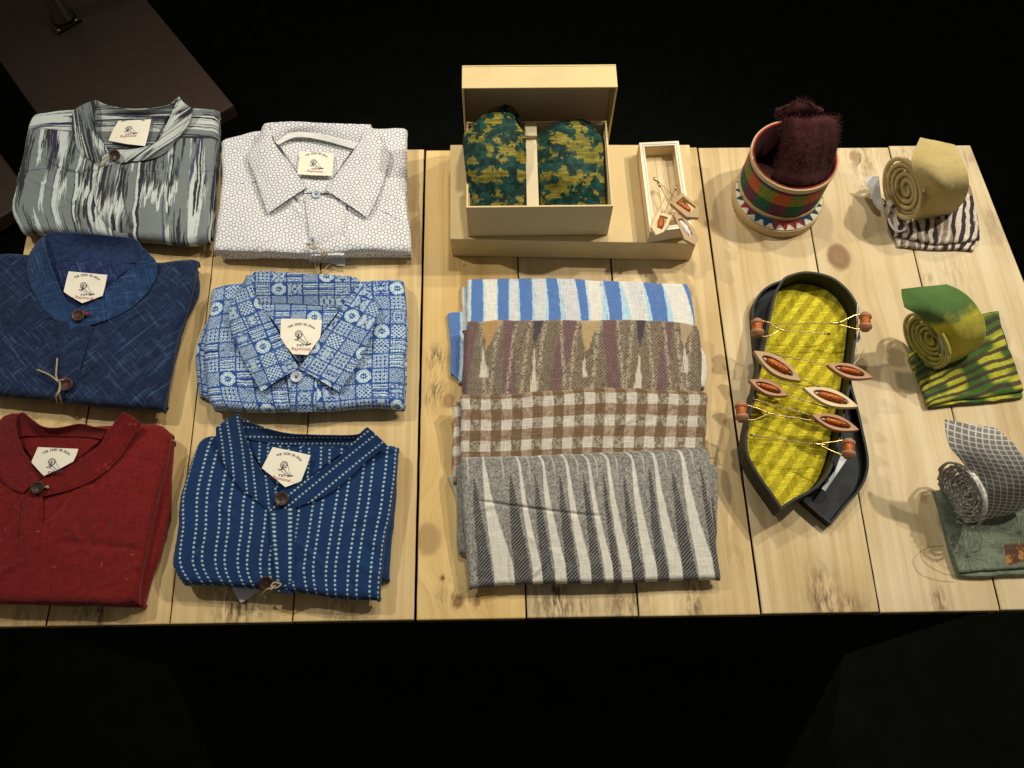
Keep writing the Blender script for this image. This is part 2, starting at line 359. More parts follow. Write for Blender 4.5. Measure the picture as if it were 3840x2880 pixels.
def wood_mat():
    m, nt, p = mat_base('pine_plank'); lk = nt.links.new
    ring = N_(nt, 'ShaderNodeAttribute', _attribute_name='ring'); ln = N_(nt, 'ShaderNodeAttribute', _attribute_name='along')
    pid = N_(nt, 'ShaderNodeAttribute', _attribute_name='pid'); kn = N_(nt, 'ShaderNodeAttribute', _attribute_name='knot'); st = N_(nt, 'ShaderNodeAttribute', _attribute_name='stain')
    def vec(a, sa, b, sb, c=pid, sc=7.3):
        x = N_(nt, 'ShaderNodeMath', _operation='MULTIPLY'); x.inputs[1].default_value = sa; lk(a.outputs['Fac'], x.inputs[0])
        y = N_(nt, 'ShaderNodeMath', _operation='MULTIPLY'); y.inputs[1].default_value = sb; lk(b.outputs['Fac'], y.inputs[0])
        z = N_(nt, 'ShaderNodeMath', _operation='MULTIPLY'); z.inputs[1].default_value = sc; lk(c.outputs['Fac'], z.inputs[0])
        v = N_(nt, 'ShaderNodeCombineXYZ'); lk(x.outputs[0], v.inputs[0]); lk(y.outputs[0], v.inputs[1]); lk(z.outputs[0], v.inputs[2]); return v.outputs[0]
    g1 = N_(nt, 'ShaderNodeTexNoise', Scale=1.0, Detail=3.0, Roughness=.6); lk(vec(ring, 95, ln, 1.0), g1.inputs['Vector'])      # growth rings
    g2 = N_(nt, 'ShaderNodeTexNoise', Scale=1.0, Detail=2.0); lk(vec(ring, 1100, ln, 14), g2.inputs['Vector'])                    # fibres
    g3 = N_(nt, 'ShaderNodeTexNoise', Scale=1.0, Detail=4.0); lk(vec(ring, 9, ln, 5.0), g3.inputs['Vector'])                      # broad tone
    g4 = N_(nt, 'ShaderNodeTexNoise', Scale=1.0, Detail=6.0, Roughness=.7); lk(vec(ring, 190, ln, 40), g4.inputs['Vector'])       # grime
    r1 = ramp(nt, [(.36, (.62, .44, .19)), (.62, (.73, .56, .27)), (.50, (.69, .515, .232))]); lk(g1.outputs[0], r1.inputs[0])
    r3 = ramp(nt, [(.3, (.82, .76, .66)), (.7, (1.06, 1.08, 1.14))]); lk(g3.outputs[0], r3.inputs[0])
    c = mixn(nt, 'MULTIPLY', 1.0, r1.outputs[0], r3.outputs[0])
    r2 = ramp(nt, [(.25, (.84, .81, .76)), (.5, (1.0, 1.0, 1.0))]); lk(g2.outputs[0], r2.inputs[0])
    c = mixn(nt, 'MULTIPLY', .6, c, r2.outputs[0])
    pr = N_(nt, 'ShaderNodeMapRange'); pr.inputs['From Min'].default_value = 0; pr.inputs['From Max'].default_value = 1; tn = N_(nt, 'ShaderNodeAttribute', _attribute_name='tint'); lk(tn.outputs['Fac'], pr.inputs['Value'])
    rp = ramp(nt, [(.0, (1.0, .94, .80)), (1.0, (.99, 1.10, 1.50))]); lk(pr.outputs[0], rp.inputs[0]); c = mixn(nt, 'MULTIPLY', 1.0, c, rp.outputs[0])
    # stains: mask broken up by the grime noise
    r4 = ramp(nt, [(.42, (0, 0, 0)), (.58, (1, 1, 1))]); lk(g4.outputs[0], r4.inputs[0])
    sm = N_(nt, 'ShaderNodeMath', _operation='MULTIPLY'); lk(r4.outputs[0], sm.inputs[0]); lk(st.outputs['Fac'], sm.inputs[1])
    c = mixn(nt, 'MIX', sm.outputs[0], c, (.13, .085, .04))
    rk = ramp(nt, [(.35, (.42, .24, .09)), (.6, (.20, .10, .04))]); lk(g1.outputs[0], rk.inputs[0])
    c = mixn(nt, 'MIX', kn.outputs['Fac'], c, rk.outputs[0])
    # thin scattered dirt specks
    g5 = N_(nt, 'ShaderNodeTexNoise', Scale=1.0, Detail=3.0, Roughness=.8); lk(vec(ring, 260, ln, 170), g5.inputs['Vector'])
    r5 = ramp(nt, [(.70, (0, 0, 0)), (.76, (.5, .5, .5))]); lk(g5.outputs[0], r5.inputs[0])
    c = mixn(nt, 'MIX', r5.outputs[0], c, (.2, .13, .07))
    lk(c, p.inputs['Base Color'])
    bp = N_(nt, 'ShaderNodeBump', Strength=.25, Distance=.0006); lk(g2.outputs[0], bp.inputs['Height']); lk(bp.outputs[0], p.inputs['Normal'])
    p.inputs['Roughness'].default_value = .62; p.inputs['Specular IOR Level'].default_value = .3
    return m
M = {}
M['wood'] = wood_mat()
M['fine'] = cloth_mat('fine_cotton', 1200, .12, .06); M['slub'] = cloth_mat('slub_cotton', 700, .35, .28)
M['linen'] = cloth_mat('linen', 520, .5, .22); M['silk'] = cloth_mat('raw_silk', 500, .35, .18, .05, .62); M['wool'] = cloth_mat('scarf_wool', 520, .5, .14, .2)
M['felt'] = felt_mat(); M['woolly'] = felt_mat(.04); M['tape'] = cloth_mat('woven_tape', 900, .3, .1)
M['label'] = plain('cotton_label', (.88, .84, .70), .9, nscale=1800, namt=.05, bump=.1)
M['ink'] = plain('navy_ink', (.035, .03, .09), .8); M['redink'] = plain('red_ink', (.45, .03, .03), .8)
M['coco'] = plain('coconut_button', (.045, .022, .012), .35, nscale=700, namt=.3); M['clear'] = plain('pearl_button', (.55, .6, .72), .15, coat=.6, nscale=200)
M['hole'] = plain('button_hole', (.008, .006, .005), .8); M['redthread'] = plain('red_thread', (.35, .02, .03), .9); M['thread'] = plain('dark_thread', (.05, .05, .07), .9)
M['twine'] = plain('hemp_twine', (.52, .42, .24), .95, nscale=2500, namt=.2, bump=.4); M['paper'] = plain('white_paper', (.74, .75, .76), .8, nscale=80, namt=.02)
M['board'] = plain('gold_board', (.72, .56, .28), .55, nscale=900, namt=.05, bump=.12, stretch=(6, .7, .7)); M['boardin'] = plain('cream_board_lining', (.68, .57, .37), .8, nscale=300, namt=.03)
M['traywood'] = plain('light_wood', (.72, .58, .34), .6, nscale=120, namt=.10, stretch=(8, .5, 8)); M['traywhite'] = plain('pale_wood_edge', (.82, .77, .62), .6, nscale=300, namt=.06, stretch=(5, .5, 5))
M['pinwood'] = plain('turned_wood', (.46, .30, .15), .55, nscale=300, namt=.15, stretch=(1, 6, 6)); M['pinred'] = plain('reddish_wood', (.42, .20, .10), .5, nscale=300, namt=.15, stretch=(1, 6, 6))
M['brass'] = plain('brass_wire', (.78, .56, .24), .25, metal=1, nscale=500); M['steel'] = plain('bronze_pin', (.42, .30, .2), .3, metal=1, nscale=500)
M['cane'] = plain('cane_strip', (.56, .42, .22), .6, nscale=200, namt=.08, stretch=(1, 1, 8)); M['teeth'] = plain('bone_white', (.80, .76, .60), .5, nscale=200, namt=.03)
M['blackleather'] = plain('black_leatherette', (.0085, .0085, .008), .5, spec=.35, nscale=900, namt=.2, bump=.3); M['slate'] = plain('slate_lining', (.016, .021, .026), .7, nscale=600, namt=.15)
M['board_brown'] = plain('brown_laminate', (.050, .029, .021), .5, spec=.3, nscale=60, namt=.15); M['dullsteel'] = plain('dull_steel', (.07, .06, .045), .38, metal=1, nscale=200)
M['black'] = plain('black_cloth', (.0085, .0095, .0068), 1.0, spec=.05, nscale=60, namt=.3, bump=.4); M['floor'] = plain('black_carpet', (.0062, .0070, .0052), 1.0, spec=.05, nscale=30, namt=.25)
M['nylon'] = plain('clear_nylon', (.75, .75, .70), .2, nscale=200); M['cotton'] = plain('white_floss', (.85, .84, .82), .8, nscale=1500, namt=.15, bump=.5)
def copper_mat():
    m, nt, p = mat_base('copper_winding'); lk = nt.links.new
    tc = N_(nt, 'ShaderNodeTexCoord'); n = N_(nt, 'ShaderNodeTexNoise', Scale=900.0, Detail=3.0); lk(tc.outputs['Object'], n.inputs['Vector'])
    r = ramp(nt, [(.40, (.10, .012, .003)), (.62, (.85, .24, .05))]); lk(n.outputs[0], r.inputs[0]); lk(r.outputs[0], p.inputs['Base Color'])
    bp = N_(nt, 'ShaderNodeBump', Strength=1.0, Distance=.001); lk(n.outputs[0], bp.inputs['Height']); lk(bp.outputs[0], p.inputs['Normal'])
    p.inputs['Metallic'].default_value = .55; p.inputs['Roughness'].default_value = .42; return m
M['copper'] = copper_mat()

# ================================================================ setting
def bigplane(name, x0, x1, y0, y1, z, mat, nx=60, ny=60, amp=0.004):
    X, Y = np.meshgrid(np.linspace(x0, x1, nx), np.linspace(y0, y1, ny)); Z = z + (fbm(X * 3, Y * 3, 3) - .5) * amp
    G = np.stack([X, Y, Z], -1); return raw_mesh(name, G.reshape(-1, 3), grid_faces(ny, nx, 0, grid_normals(G)[..., 2].mean() < 0), mat)
tag(bigplane('floor', -7, 7, -5, 9, -.75, M['floor']), None, None, kind='structure')
# ---------------------------------------------------------------- table
table = thing('wooden_table', 'table top of pale knotty pine planks with dark gaps, carrying all the folded clothes', 'table')
gaps = [[W('D', -115, 1346), W('D', 57, 505)], [W('D', 100, 1343), W('D', 188, 900)], [W('D', 365, 1340), W('D', 422, 900), W('D', 465, 505)],
        [W('D', 631, 1337), W('D', 668, 900), W('D', 690, 590)], [W('D', 897, 1335), W('D', 918, 327)], [W('D', 1137, 1331), W('D', 1119, 565)],
        [W('D', 1380, 1330), W('D', 1320, 565)], [W('D', 1645, 1329), W('D', 1570, 780), W('D', 1507, 320)], [W('D', 1902, 1328), W('D', 1765, 570)],
        [W('D', 2165, 1328), W('D', 2040, 820), W('D', 1920, 315)], [W('D', 2230, 650), W('D', 2208, 590), W('D', 2132, 400), W('D', 2098, 313)]]
DEPTH = .7195
def gx(g, y):
    P = np.array(g); k = np.polyfit(P[:, 1], P[:, 0], 1); return k[0] * np.asarray(y) + k[1]
knots = [('D', 1812, 555, 28, .9), ('sl', 155, 1215, 34, 1.0), ('sl', 300, 1222, 26, 1.0), ('su', 88, 1010, 45, .8), ('D', 925, 1165, 26, .55), ('D', 1995, 1075, 10, .5),
         ('tc', -390, 2020, 18, .5), ('D', 1845, 338, 12, .7), ('su', 205, -5, 9, .9)]
stains = [('D', 510, 1310, 30, 26, 1.0), ('D', 738, 1318, 22, 24, .8), ('D', 1780, 1290, 22, 34, 1.0), ('D', 1815, 1310, 40, 16, .7), ('D', 2032, 1297, 12, 14, .9), ('D', 1205, 1298, 14, 32, 1.3), ('D', 1175, 1300, 22, 30, .7),
          ('D', 1350, 1300, 34, 26, .7), ('D', 1498, 1290, 18, 34, .9), ('D', 215, 1320, 10, 24, 1.2), ('D', 195, 1322, 30, 16, .7), ('D', 2060, 345, 50, 16, .5), ('D', 1970, 335, 30, 14, .7), ('D', 1860, 345, 26, 28, .7),
          ('su', 5, 700, 55, 60, 1.2), ('D', 940, 850, 20, 22, .9), ('D', 2148, 490, 18, 40, .35), ('D', 1865, 390, 20, 26, .5), ('sl', 130, 1020, 14, 10, 1.2), ('sl', 40, 1040, 12, 12, 1.2), ('sl', 105, 1060, 10, 10, 1.2), ('sl', 180, 1125, 12, 10, 1.0),
          ('D', 470, 1290, 24, 14, .5), ('D', 2100, 800, 10, 22, .3), ('D', 2010, 600, 14, 10, .4), ('D', 1955, 410, 16, 50, .35), ('D', 2060, 620, 30, 60, .3), ('D', 1590, 1180, 12, 40, .3), ('D', 1240, 1310, 30, 14, .7), ('D', 60, 1330, 30, 10, .5), ('D', 1690, 480, 10, 30, .25), ('D', 2180, 760, 12, 50, .3), ('D', 975, 1290, 26, 12, .6), ('D', 1530, 1100, 10, 40, .25), ('D', 900, 480, 8, 40, .3), ('D', 560, 1300, 16, 10, .7), ('D', 1340, 585, 20, 10, .3)]
KW = [(W(k[0], k[1], k[2]), k[3] * ZR[k[0]][2] / 2650, k[4]) for k in knots]
SW = [(W(k[0], k[1], k[2]), k[3] * ZR[k[0]][2] / 2650, k[4] * ZR[k[0]][2] / 2650, k[5]) for k in stains]
for i in range(len(gaps) - 1):
    hw = [.0008, .0008, .0007, .0008, .0016, .0010, .0010, .0012, .0010, .0010, .001][i]; x0 = lambda y: gx(gaps[i], y) + hw; hw2 = [.0008, .0007, .0008, .0016, .0010, .0010, .0012, .0010, .0010, .001, .001][i]; x1 = lambda y: gx(gaps[i + 1], y) - hw2
    yn = .0012 * math.sin(i * 3.1) - .001; yf = DEPTH + .002 * math.sin(i * 2.1 + 1)
    nx, ny = 60, 240; r = .0022; dz = .0007 * math.sin(i * 4.7)
    U, HU, _s = edge_map(nx, .15, r); V, HV, _s = edge_map(ny, DEPTH, r)
    Y = yn + (yf - yn) * V[:, None] + 0 * U[None]; X = x0(Y) + (x1(Y) - x0(Y)) * U[None]
    X = X + (fbm(Y * 30, X * 0 + i, 4) - .5) * .0016 * (1 - HU[None])
    Z = dz - r * 1.2 * (1 - HV[:, None] * HU[None])
    xc = (X - gx(gaps[i], Y)); 
    ringf = X + .035 * (fbm(X * 5 + i * 9, Y * 1.1, 30 + i, 3) - .5) + .010 * (fbm(X * 16, Y * 4, 60 + i, 3) - .5)
    kn = np.zeros_like(X); stn = np.zeros_like(X)
    for (c, rad, am) in KW:
        if not (gx(gaps[i], c[1]) - .01 < c[0] < gx(gaps[i + 1], c[1]) + .01): continue
        dx, dy = (X - c[0]), (Y - c[1]) * .75; rr = np.sqrt(dx * dx + dy * dy); w = np.exp(-(rr / (rad * 2.2)) ** 2)
        ringf = ringf * (1 - w) + w * (c[0] + rr * 1.1 + .002 * (fbm(X * 120, Y * 120, 2) - .5))
        kn = np.maximum(kn, am * (1 - ss(rad * .75, rad * 1.15, rr + .003 * (fbm(X * 200, Y * 200, 8) - .5))))
    for (c, rx, ry, am) in SW:
        e = ((X - c[0]) / (rx * 1.3)) ** 2 + ((Y - c[1]) / (ry * 1.6)) ** 2; stn = np.maximum(stn, am * 1.15 * np.exp(-e))
    G = np.stack([X, Y, Z], -1); m_, n_ = G.shape[:2]
    th = .024
    # side walls: ring of perimeter extruded down
    V1 = G.reshape(-1, 3); per = np.concatenate([np.arange(n_ - 1), np.arange(n_ - 1, (m_ - 1) * n_, n_), np.arange(m_ * n_ - 1, (m_ - 1) * n_, -1), np.arange((m_ - 1) * n_, 0, -n_)])
    V2 = V1[per].copy(); V2[:, 2] = -th; k0 = len(V1); q = np.arange(len(per)); side = np.stack([per, k0 + q, k0 + np.roll(q, -1), np.roll(per, -1)], 1)
    fl = grid_normals(G)[..., 2].mean() < 0
    Fq = [tuple(f) for f in grid_faces(m_, n_, 0, fl)] + [tuple(f) for f in side] + [tuple(k0 + q[::-1])]
    A = lambda a: np.concatenate([a.ravel(), a.ravel()[per]])
    raw_mesh('plank', np.vstack([V1, V2]), Fq, M['wood'], table, attrs=dict(ring=A(ringf), along=A(Y), pid=np.full(k0 + len(per), i * 1.37 + 2), tint=np.full(k0 + len(per), [.2, .3, .35, .45, .05, .85, .55, .75, .9, .95, 1][i]), knot=A(kn), stain=A(stn)))
box('rail', -.62, .74, .04, .075, -.085, -.0245, M['black'], table); box('rail', -.62, .74, .64, .675, -.085, -.0245, M['black'], table)
# black cloth-covered base under the table top
b0, b1 = W('D', 350, 1447, -.72), W('D', 1840, 1445, -.72)
base = thing('draped_base', 'black cloth covered base box under the wooden table', 'table base')
yb = float((b0[1] + b1[1]) / 2)
nu, nv = 240, 60; uu = np.linspace(0, 1, nu)[None]; vv = np.linspace(0, 1, nv)[:, None]
xb = b0[0] + (b1[0] - b0[0]) * uu + 0 * vv; fold = (fbm(xb * 7, vv * .6 + 0 * uu, 8) - .5) * .03 * vv + .004 * np.sin(xb * 55) * vv
G = np.stack([xb, yb + .02 - fold, -.087 - (.75 - .087) * vv + 0 * uu], -1); sheet('front_cloth', G, M['black'], base, thick=.001, up=False)
box('base_box', b0[0], b1[0], yb + .06, .68, -.75, -.0855, M['black'], base)
# floor-level brown stands behind the table
st = thing('display_stand', 'dark brown slab with a square metal flange and post, behind the grey ikat shirt', 'stand')
def slab_box(name, P, z0, z1, mat, parent, bev=.004):
    return hexa(name, [(p[0], p[1], z0) for p in P] + [(p[0], p[1], z1) for p in P], mat, parent, bev)
slab_box('stand_board', [(-.803, .885), (-.54, 1.084), (-.96, 1.642), (-1.223, 1.443)], -.335, -.30, M['board_brown'], st)
fq = [W('tle', x, y, -.297) for x, y in ((475, 287), (680, 165), (575, 55), (375, 165))]
slab_box('flange', fq, -.2995, -.294, M['dullsteel'], st, .001)
pc = W('tle', 525, 150, -.297); lathe('post', (pc[0], pc[1], -.2935), (0, 0, 1), [(.0, 0), (.026, 0), (.026, .004), (.018, .008), (.018, .5), (0, .5)], M['dullsteel'], st)
for x, y in ((487, 250), (628, 165)):
    q = W('tle', x, y, -.293); lathe('bolt', (q[0], q[1], -.2938), (0, 0, 1), [(0, 0), (.004, 0), (.004, .002), (0, .003)], M['steel'], st, 10)
st2 = thing('display_stand', 'second dark brown slab, lower left behind the table corner beside the grey ikat shirt', 'stand')
c0 = W('tle', 175, 1510, -.3); c1 = W('tle', 0, 1275, -.3); d = (c1 - c0) / np.linalg.norm(c1 - c0); e = np.array([d[1], -d[0], 0]); e = e if e[0] < 0 else -e
c0 = c0 - d * .05; slab_box('stand_board', [c0 + e * .3, c0, c0 + d * .4, c0 + d * .4 + e * .3][::1], -.335, -.30, M['board_brown'], st2)
slab_box('shelf_edge', [c0 + e * .27 + d * .03, c0 - e * -.03 + d * .03, c0 + d * .37 + e * .03, c0 + d * .37 + e * .27], -.75, -.336, M['black'], st2)
slab_box('pedestal', [(-.80, .93), (-.60, 1.09), (-.96, 1.60), (-1.17, 1.44)], -.75, -.336, M['black'], st)
#--PART3--
# ================================================================ cloth patterns  (s,t in metres; u,v in 0..1)
def P_plain(col, a=.10, fr=500, thread=0.0, tc=(.6, .3, .25)):
    def f(s, t, u, v):
        n = fbm(s * fr, t * fr * .15, 3, 2) * .5 + fbm(s * fr * .15, t * fr, 4, 2) * .5; b = fbm(s * 20, t * 20, 5)
        c = np.asarray(col)[None, None] * (1 + a * (n - .5) * 2 + .12 * (b - .5))[..., None]
        if thread:
            m = ((vn(s * 1400, t * 70, 9) > .93) & (vn(s * 60, t * 40, 10) > .86)) | ((vn(s * 70, t * 1400, 12) > .93) & (vn(s * 40, t * 60, 13) > .86))
            c = mixc(c, tc, m * thread)
        return c
    return f
def P_ikat(s, t, u, v):
    base = np.array([.185, .215, .215]); cream = np.array([.56, .62, .59]); dark = np.array([.030, .030, .038]); navy = np.array([.040, .032, .13])
    sw = s + .0022 * (fbm(s * 30, t * 22, 1, 3) - .5) * 2 + .0012 * (fbm(s * 200, t * 60, 91, 2) - .5)
    jag = .022 * (vn(s * 1100, s * 0, 2) - .5) + .018 * (vn(s * 420, s * 0, 22) - .5)
    k = vn(sw * 115, (t + jag) * 4.6, 3) * .72 + vn(sw * 300, (t + jag) * 7, 4) * .28
    c = np.broadcast_to(base, s.shape + (3,)).copy()
    k2 = vn(sw * 330, (t + jag * .6) * 5, 6)
    c = mixc(c, cream, ss(.575, .59, k))
    blk = vn(sw * 60 + 7, (t + jag * 1.6) * 11, 7)
    c = mixc(c, cream, ss(.64, .65, blk) * (k > .40))
    c = mixc(c, dark, ss(.60, .62, k2) * ss(.46, .48, k) * (blk < .60))
    c = mixc(c, dark, ss(.66, .68, vn(sw * 75 + 3, (t + jag * 1.8) * 12 + 5, 8)) * ss(.40, .5, vn(sw * 520, (t + jag) * 18, 9)))
    tb_ = (t - .036 + jag * 1.1) % .155; colm = ss(.50, .54, vn(sw * 70 + 11, t * 2, 55)); c = mixc(c, cream * 1.04, colm * ss(.122, .124, tb_) * (1 - ss(.142, .146, tb_ + jag * .5)))
    tb2 = (t - .036 + jag * 2.0) % .155; c = mixc(c, dark, colm * ss(.085, .09, tb2) * (1 - ss(.120, .122, tb2)) * ss(.42, .5, vn(sw * 600, (t + jag) * 12, 57)) * .9)
    ln = vn(sw * 115 + .22, (t + jag) * 4.6, 3) * .72 + vn(sw * 300, (t + jag) * 7, 4) * .28
    c = mixc(c, navy, (ss(.56, .57, ln) - ss(.60, .61, ln)) * .8)
    return c
def P_rosette(s, t, u, v):
    a = .0185; h = a * .866; F1 = np.full(s.shape, 9.); F2 = np.full(s.shape, 9.); j0 = np.round(t / h)
    for dj in (-1, 0, 1):
        j = j0 + dj; off = (j % 2) * .5; i0 = np.round(s / a - off)
        for di in (-1, 0, 1):
            cx = (i0 + di + off) * a; cy = j * h
            for k in range(10):
                if k == 0: px, py = cx, cy
                else: px, py = cx + a * .40 * math.cos(k * 2 * math.pi / 9), cy + a * .40 * math.sin(k * 2 * math.pi / 9)
                d = np.hypot(s - px, t - py); n1 = np.minimum(F1, d); F2 = np.minimum(F2, np.maximum(F1, d)); F1 = n1
    e = F2 - F1; n = fbm(s * 90, t * 90, 2)
    return mixc((.17, .18, .24), (.82, .82, .82), ss(.0004, .0012, e + (n - .5) * .0006) * ss(.0, .3, 1.0 - F1 * 100) * .6 + .4 * ss(.0004, .0013, e))
def P_cross(rot=math.pi / 4, base=(.008, .019, .058), lc=(.10, .19, .36), amt=1.0):
    def f(s, t, u, v):
        c0, s0 = math.cos(rot), math.sin(rot); a = s * c0 - t * s0; b = s * s0 + t * c0
        m = 0
        for k, (p, q) in enumerate(((a, b), (b, a))):
            l1 = np.exp(-((vn(p * 620, q * 5, 5 + k) - .5) / .045) ** 2) * ss(.50, .72, vn(p * 330, q * 55, 15 + k))
            l2 = (vn(p * 1000, q * 16, 25 + k) > .80) * ss(.45, .75, vn(p * 90, q * 60, 35 + k)) * .8
            m = m + l1 * .9 + l2 * .6
        n = fbm(a * 260, b * 260, 3, 2); bb = fbm(s * 14, t * 14, 6)
        c = np.asarray(base)[None, None] * (1 + .7 * (n - .5) + .35 * (bb - .5))[..., None]
        return mixc(c, lc, np.clip(m * .40 * amt, 0, .9))
    return f
def P_tribal(s, t, u, v):
    c = .0222; x = s / c + .03 * (vn(s * 500, t * 500, 61) - .5) * 2; y = t / c + .03 * (vn(s * 500, t * 500, 62) - .5) * 2; i = np.floor(x); j = np.floor(y); a = (x - i) * 2 - 1; b = (y - j) * 2 - 1
    ty = np.floor(_h(i, j, 5) * 7.999).astype(int); ty = np.where(ty == 2, 5, ty); ty = np.where((i + 3 * j) % 8 == 0, 2, ty)
    tri = lambda z: np.abs((z % 1) * 2 - 1)
    w = np.zeros(s.shape)
    def put(k, m): nonlocal w; w = np.where(ty == k, m, w)
    d0 = np.abs(tri(a * 1.0 + .5) + tri(b * 1.0 + .5) - 1.0); put(0, ((d0 * 2.2 + .2) % 1 > .55))
    put(1, np.where(np.abs(b) % .5 < .25, (b * 4 % 1 > .54), ((a * 3 + np.abs((b * 4 % 1) - .5)) % 1 > .5)))
    rr = np.maximum(np.maximum(np.abs(a), np.abs(b)), (np.abs(a) + np.abs(b)) * .72); th = np.arctan2(b, a)
    fl = np.hypot(a, b) < (.40 + .12 * np.cos(th * 8)); ring = (rr < .90) & (rr > .56)
    notch = (rr > .68) & (rr < .80) & (np.cos(th * 16) > .45)
    put(2, (ring & ~notch) | ((rr < .56) & ~fl) | (np.hypot(np.abs(a) - .13, b) < .09))
    put(3, (a * 2.6 + tri(b * 2.5) * 1.0) % 1 > .58); put(4, (np.abs(np.hypot((a * 2 % 1) - .5, (b * 2 % 1) - .5) - .32) < .105) | (np.hypot((a * 2 % 1) - .5, (b * 2 % 1) - .5) < .09))
    put(5, np.abs(fbm(np.abs(a) * 3.4 + i, np.abs(b) * 3.4 + j, 8, 2) - .5) > .085)
    d1 = (tri(a * 2) + tri(b * 2)) ; put(6, (np.abs(d1 - 1) < .30)); put(7, (tri(b * 3 + .3 * tri(a * 4)) > .5) & ~(np.abs(b) < .1))
    w = w * 1.0; w = np.where(np.maximum(np.abs(a), np.abs(b)) > .90, 0, w)
    w = w * np.where(ty == 5, .75, 1) * (.85 + .3 * (vn(s * 900, t * 900, 3) - .5))
    tint = _h(i, j, 77)[..., None]
    light = np.array([.68, .84, .88]) * (1 - .25 * tint) + np.array([0.30, .55, .66]) * .25 * tint
    return mixc((.022, .075, .29), light, np.clip(w, 0, 1))
def P_dots(s, t, u, v):
    pair = .0265; x = (s % pair); row = np.minimum(np.abs(x - .0075), np.abs(x - .0185)); k = np.floor(s / pair) * 2 + (x > .013)
    pitch = .0056; ph = _h(k, k * 0, 4) * pitch; y = (t + ph) % pitch - pitch / 2; jn = vn(k * 3.3, np.floor((t + ph) / pitch), 6)
    d = np.hypot(row + (jn - .5) * .0004, y * .95); r = .00118 + .0003 * jn
    m = 1 - ss(r - .0002, r + .0003, d); hole = 1 - ss(.0002, .0007, d)
    b = np.asarray((.008, .034, .115)) * (1 + .25 * (fbm(s * 25, t * 25, 7) - .5) + .2 * (fbm(s * 500, t * 500, 9, 2) - .5))[..., None]
    return mixc(mixc(b, (.40, .56, .60), m), (.09, .2, .32), hole * .7)
def twill(s, t, f=420, ang=1.0): return .5 + .5 * np.sin((s + t * ang) * 2 * math.pi / .0046 + 1.5 * vn(s * 90, t * 90, 71))
def speck(s, t, seed=1): return vn(s * 1100, t * 620, seed) * .55 + vn(s * 620, t * 1100, seed + 1) * .45
def xz(u, x0, x1): return x0 + (x1 - x0) * u
def P_s1(s, t, u, v):
    X = xz(u, 222, 1930); y = np.clip((v * 800) / 315, 0, 3); jg = (vn(s * 700, t * 260, 2) - .5) * 14
    c = np.broadcast_to(np.array([.68, .67, .62]), s.shape + (3,)).copy(); c = mixc(c, (.52, .55, .60), ss(.4, .6, vn(X * .006, t * 5, 12)) * .7)
    blue = np.array([.055, .14, .42]); lb = np.array([.34, .58, .74]); tw = twill(s, t)
    for (a, b, a2, b2, f1, f2) in ((262, 350, 255, 345, 14, 16), (460, 545, 455, 535, 12, 14), (620, 720, 622, 715, 10, 22), (835, 920, 835, 925, 8, 30), (1055, 1130, 1075, 1135, 10, 14), (1270, 1395, 1290, 1385, 12, 75), (1580, 1725, 1610, 1725, 10, 45), (1885, 1950, 1915, 1990, 8, 10)):
        l = a + (a2 - a) * y; r = b + (b2 - b) * y; fl = f1 + (f2 - f1) * y
        c = mixc(c, lb, (ss(-2, 3, X + jg - (l - fl * .8)) * ss(-2, 3, r + fl - X + jg)) * (.45 + .5 * (speck(s, t) > .45)))
        m = ss(-2, 3, X + jg * .5 - l) * ss(-2, 3, r - X + jg * .5); c = mixc(c, blue * 1.0, m * (.80 + .2 * tw))
    c = mixc(c, (.22, .20, .34), (X > 700) * (vn(s * 1200, t * 100, 44) > .80) * ss(.55, .7, vn(X * .015, t * 6, 45)) * .6)
    return c
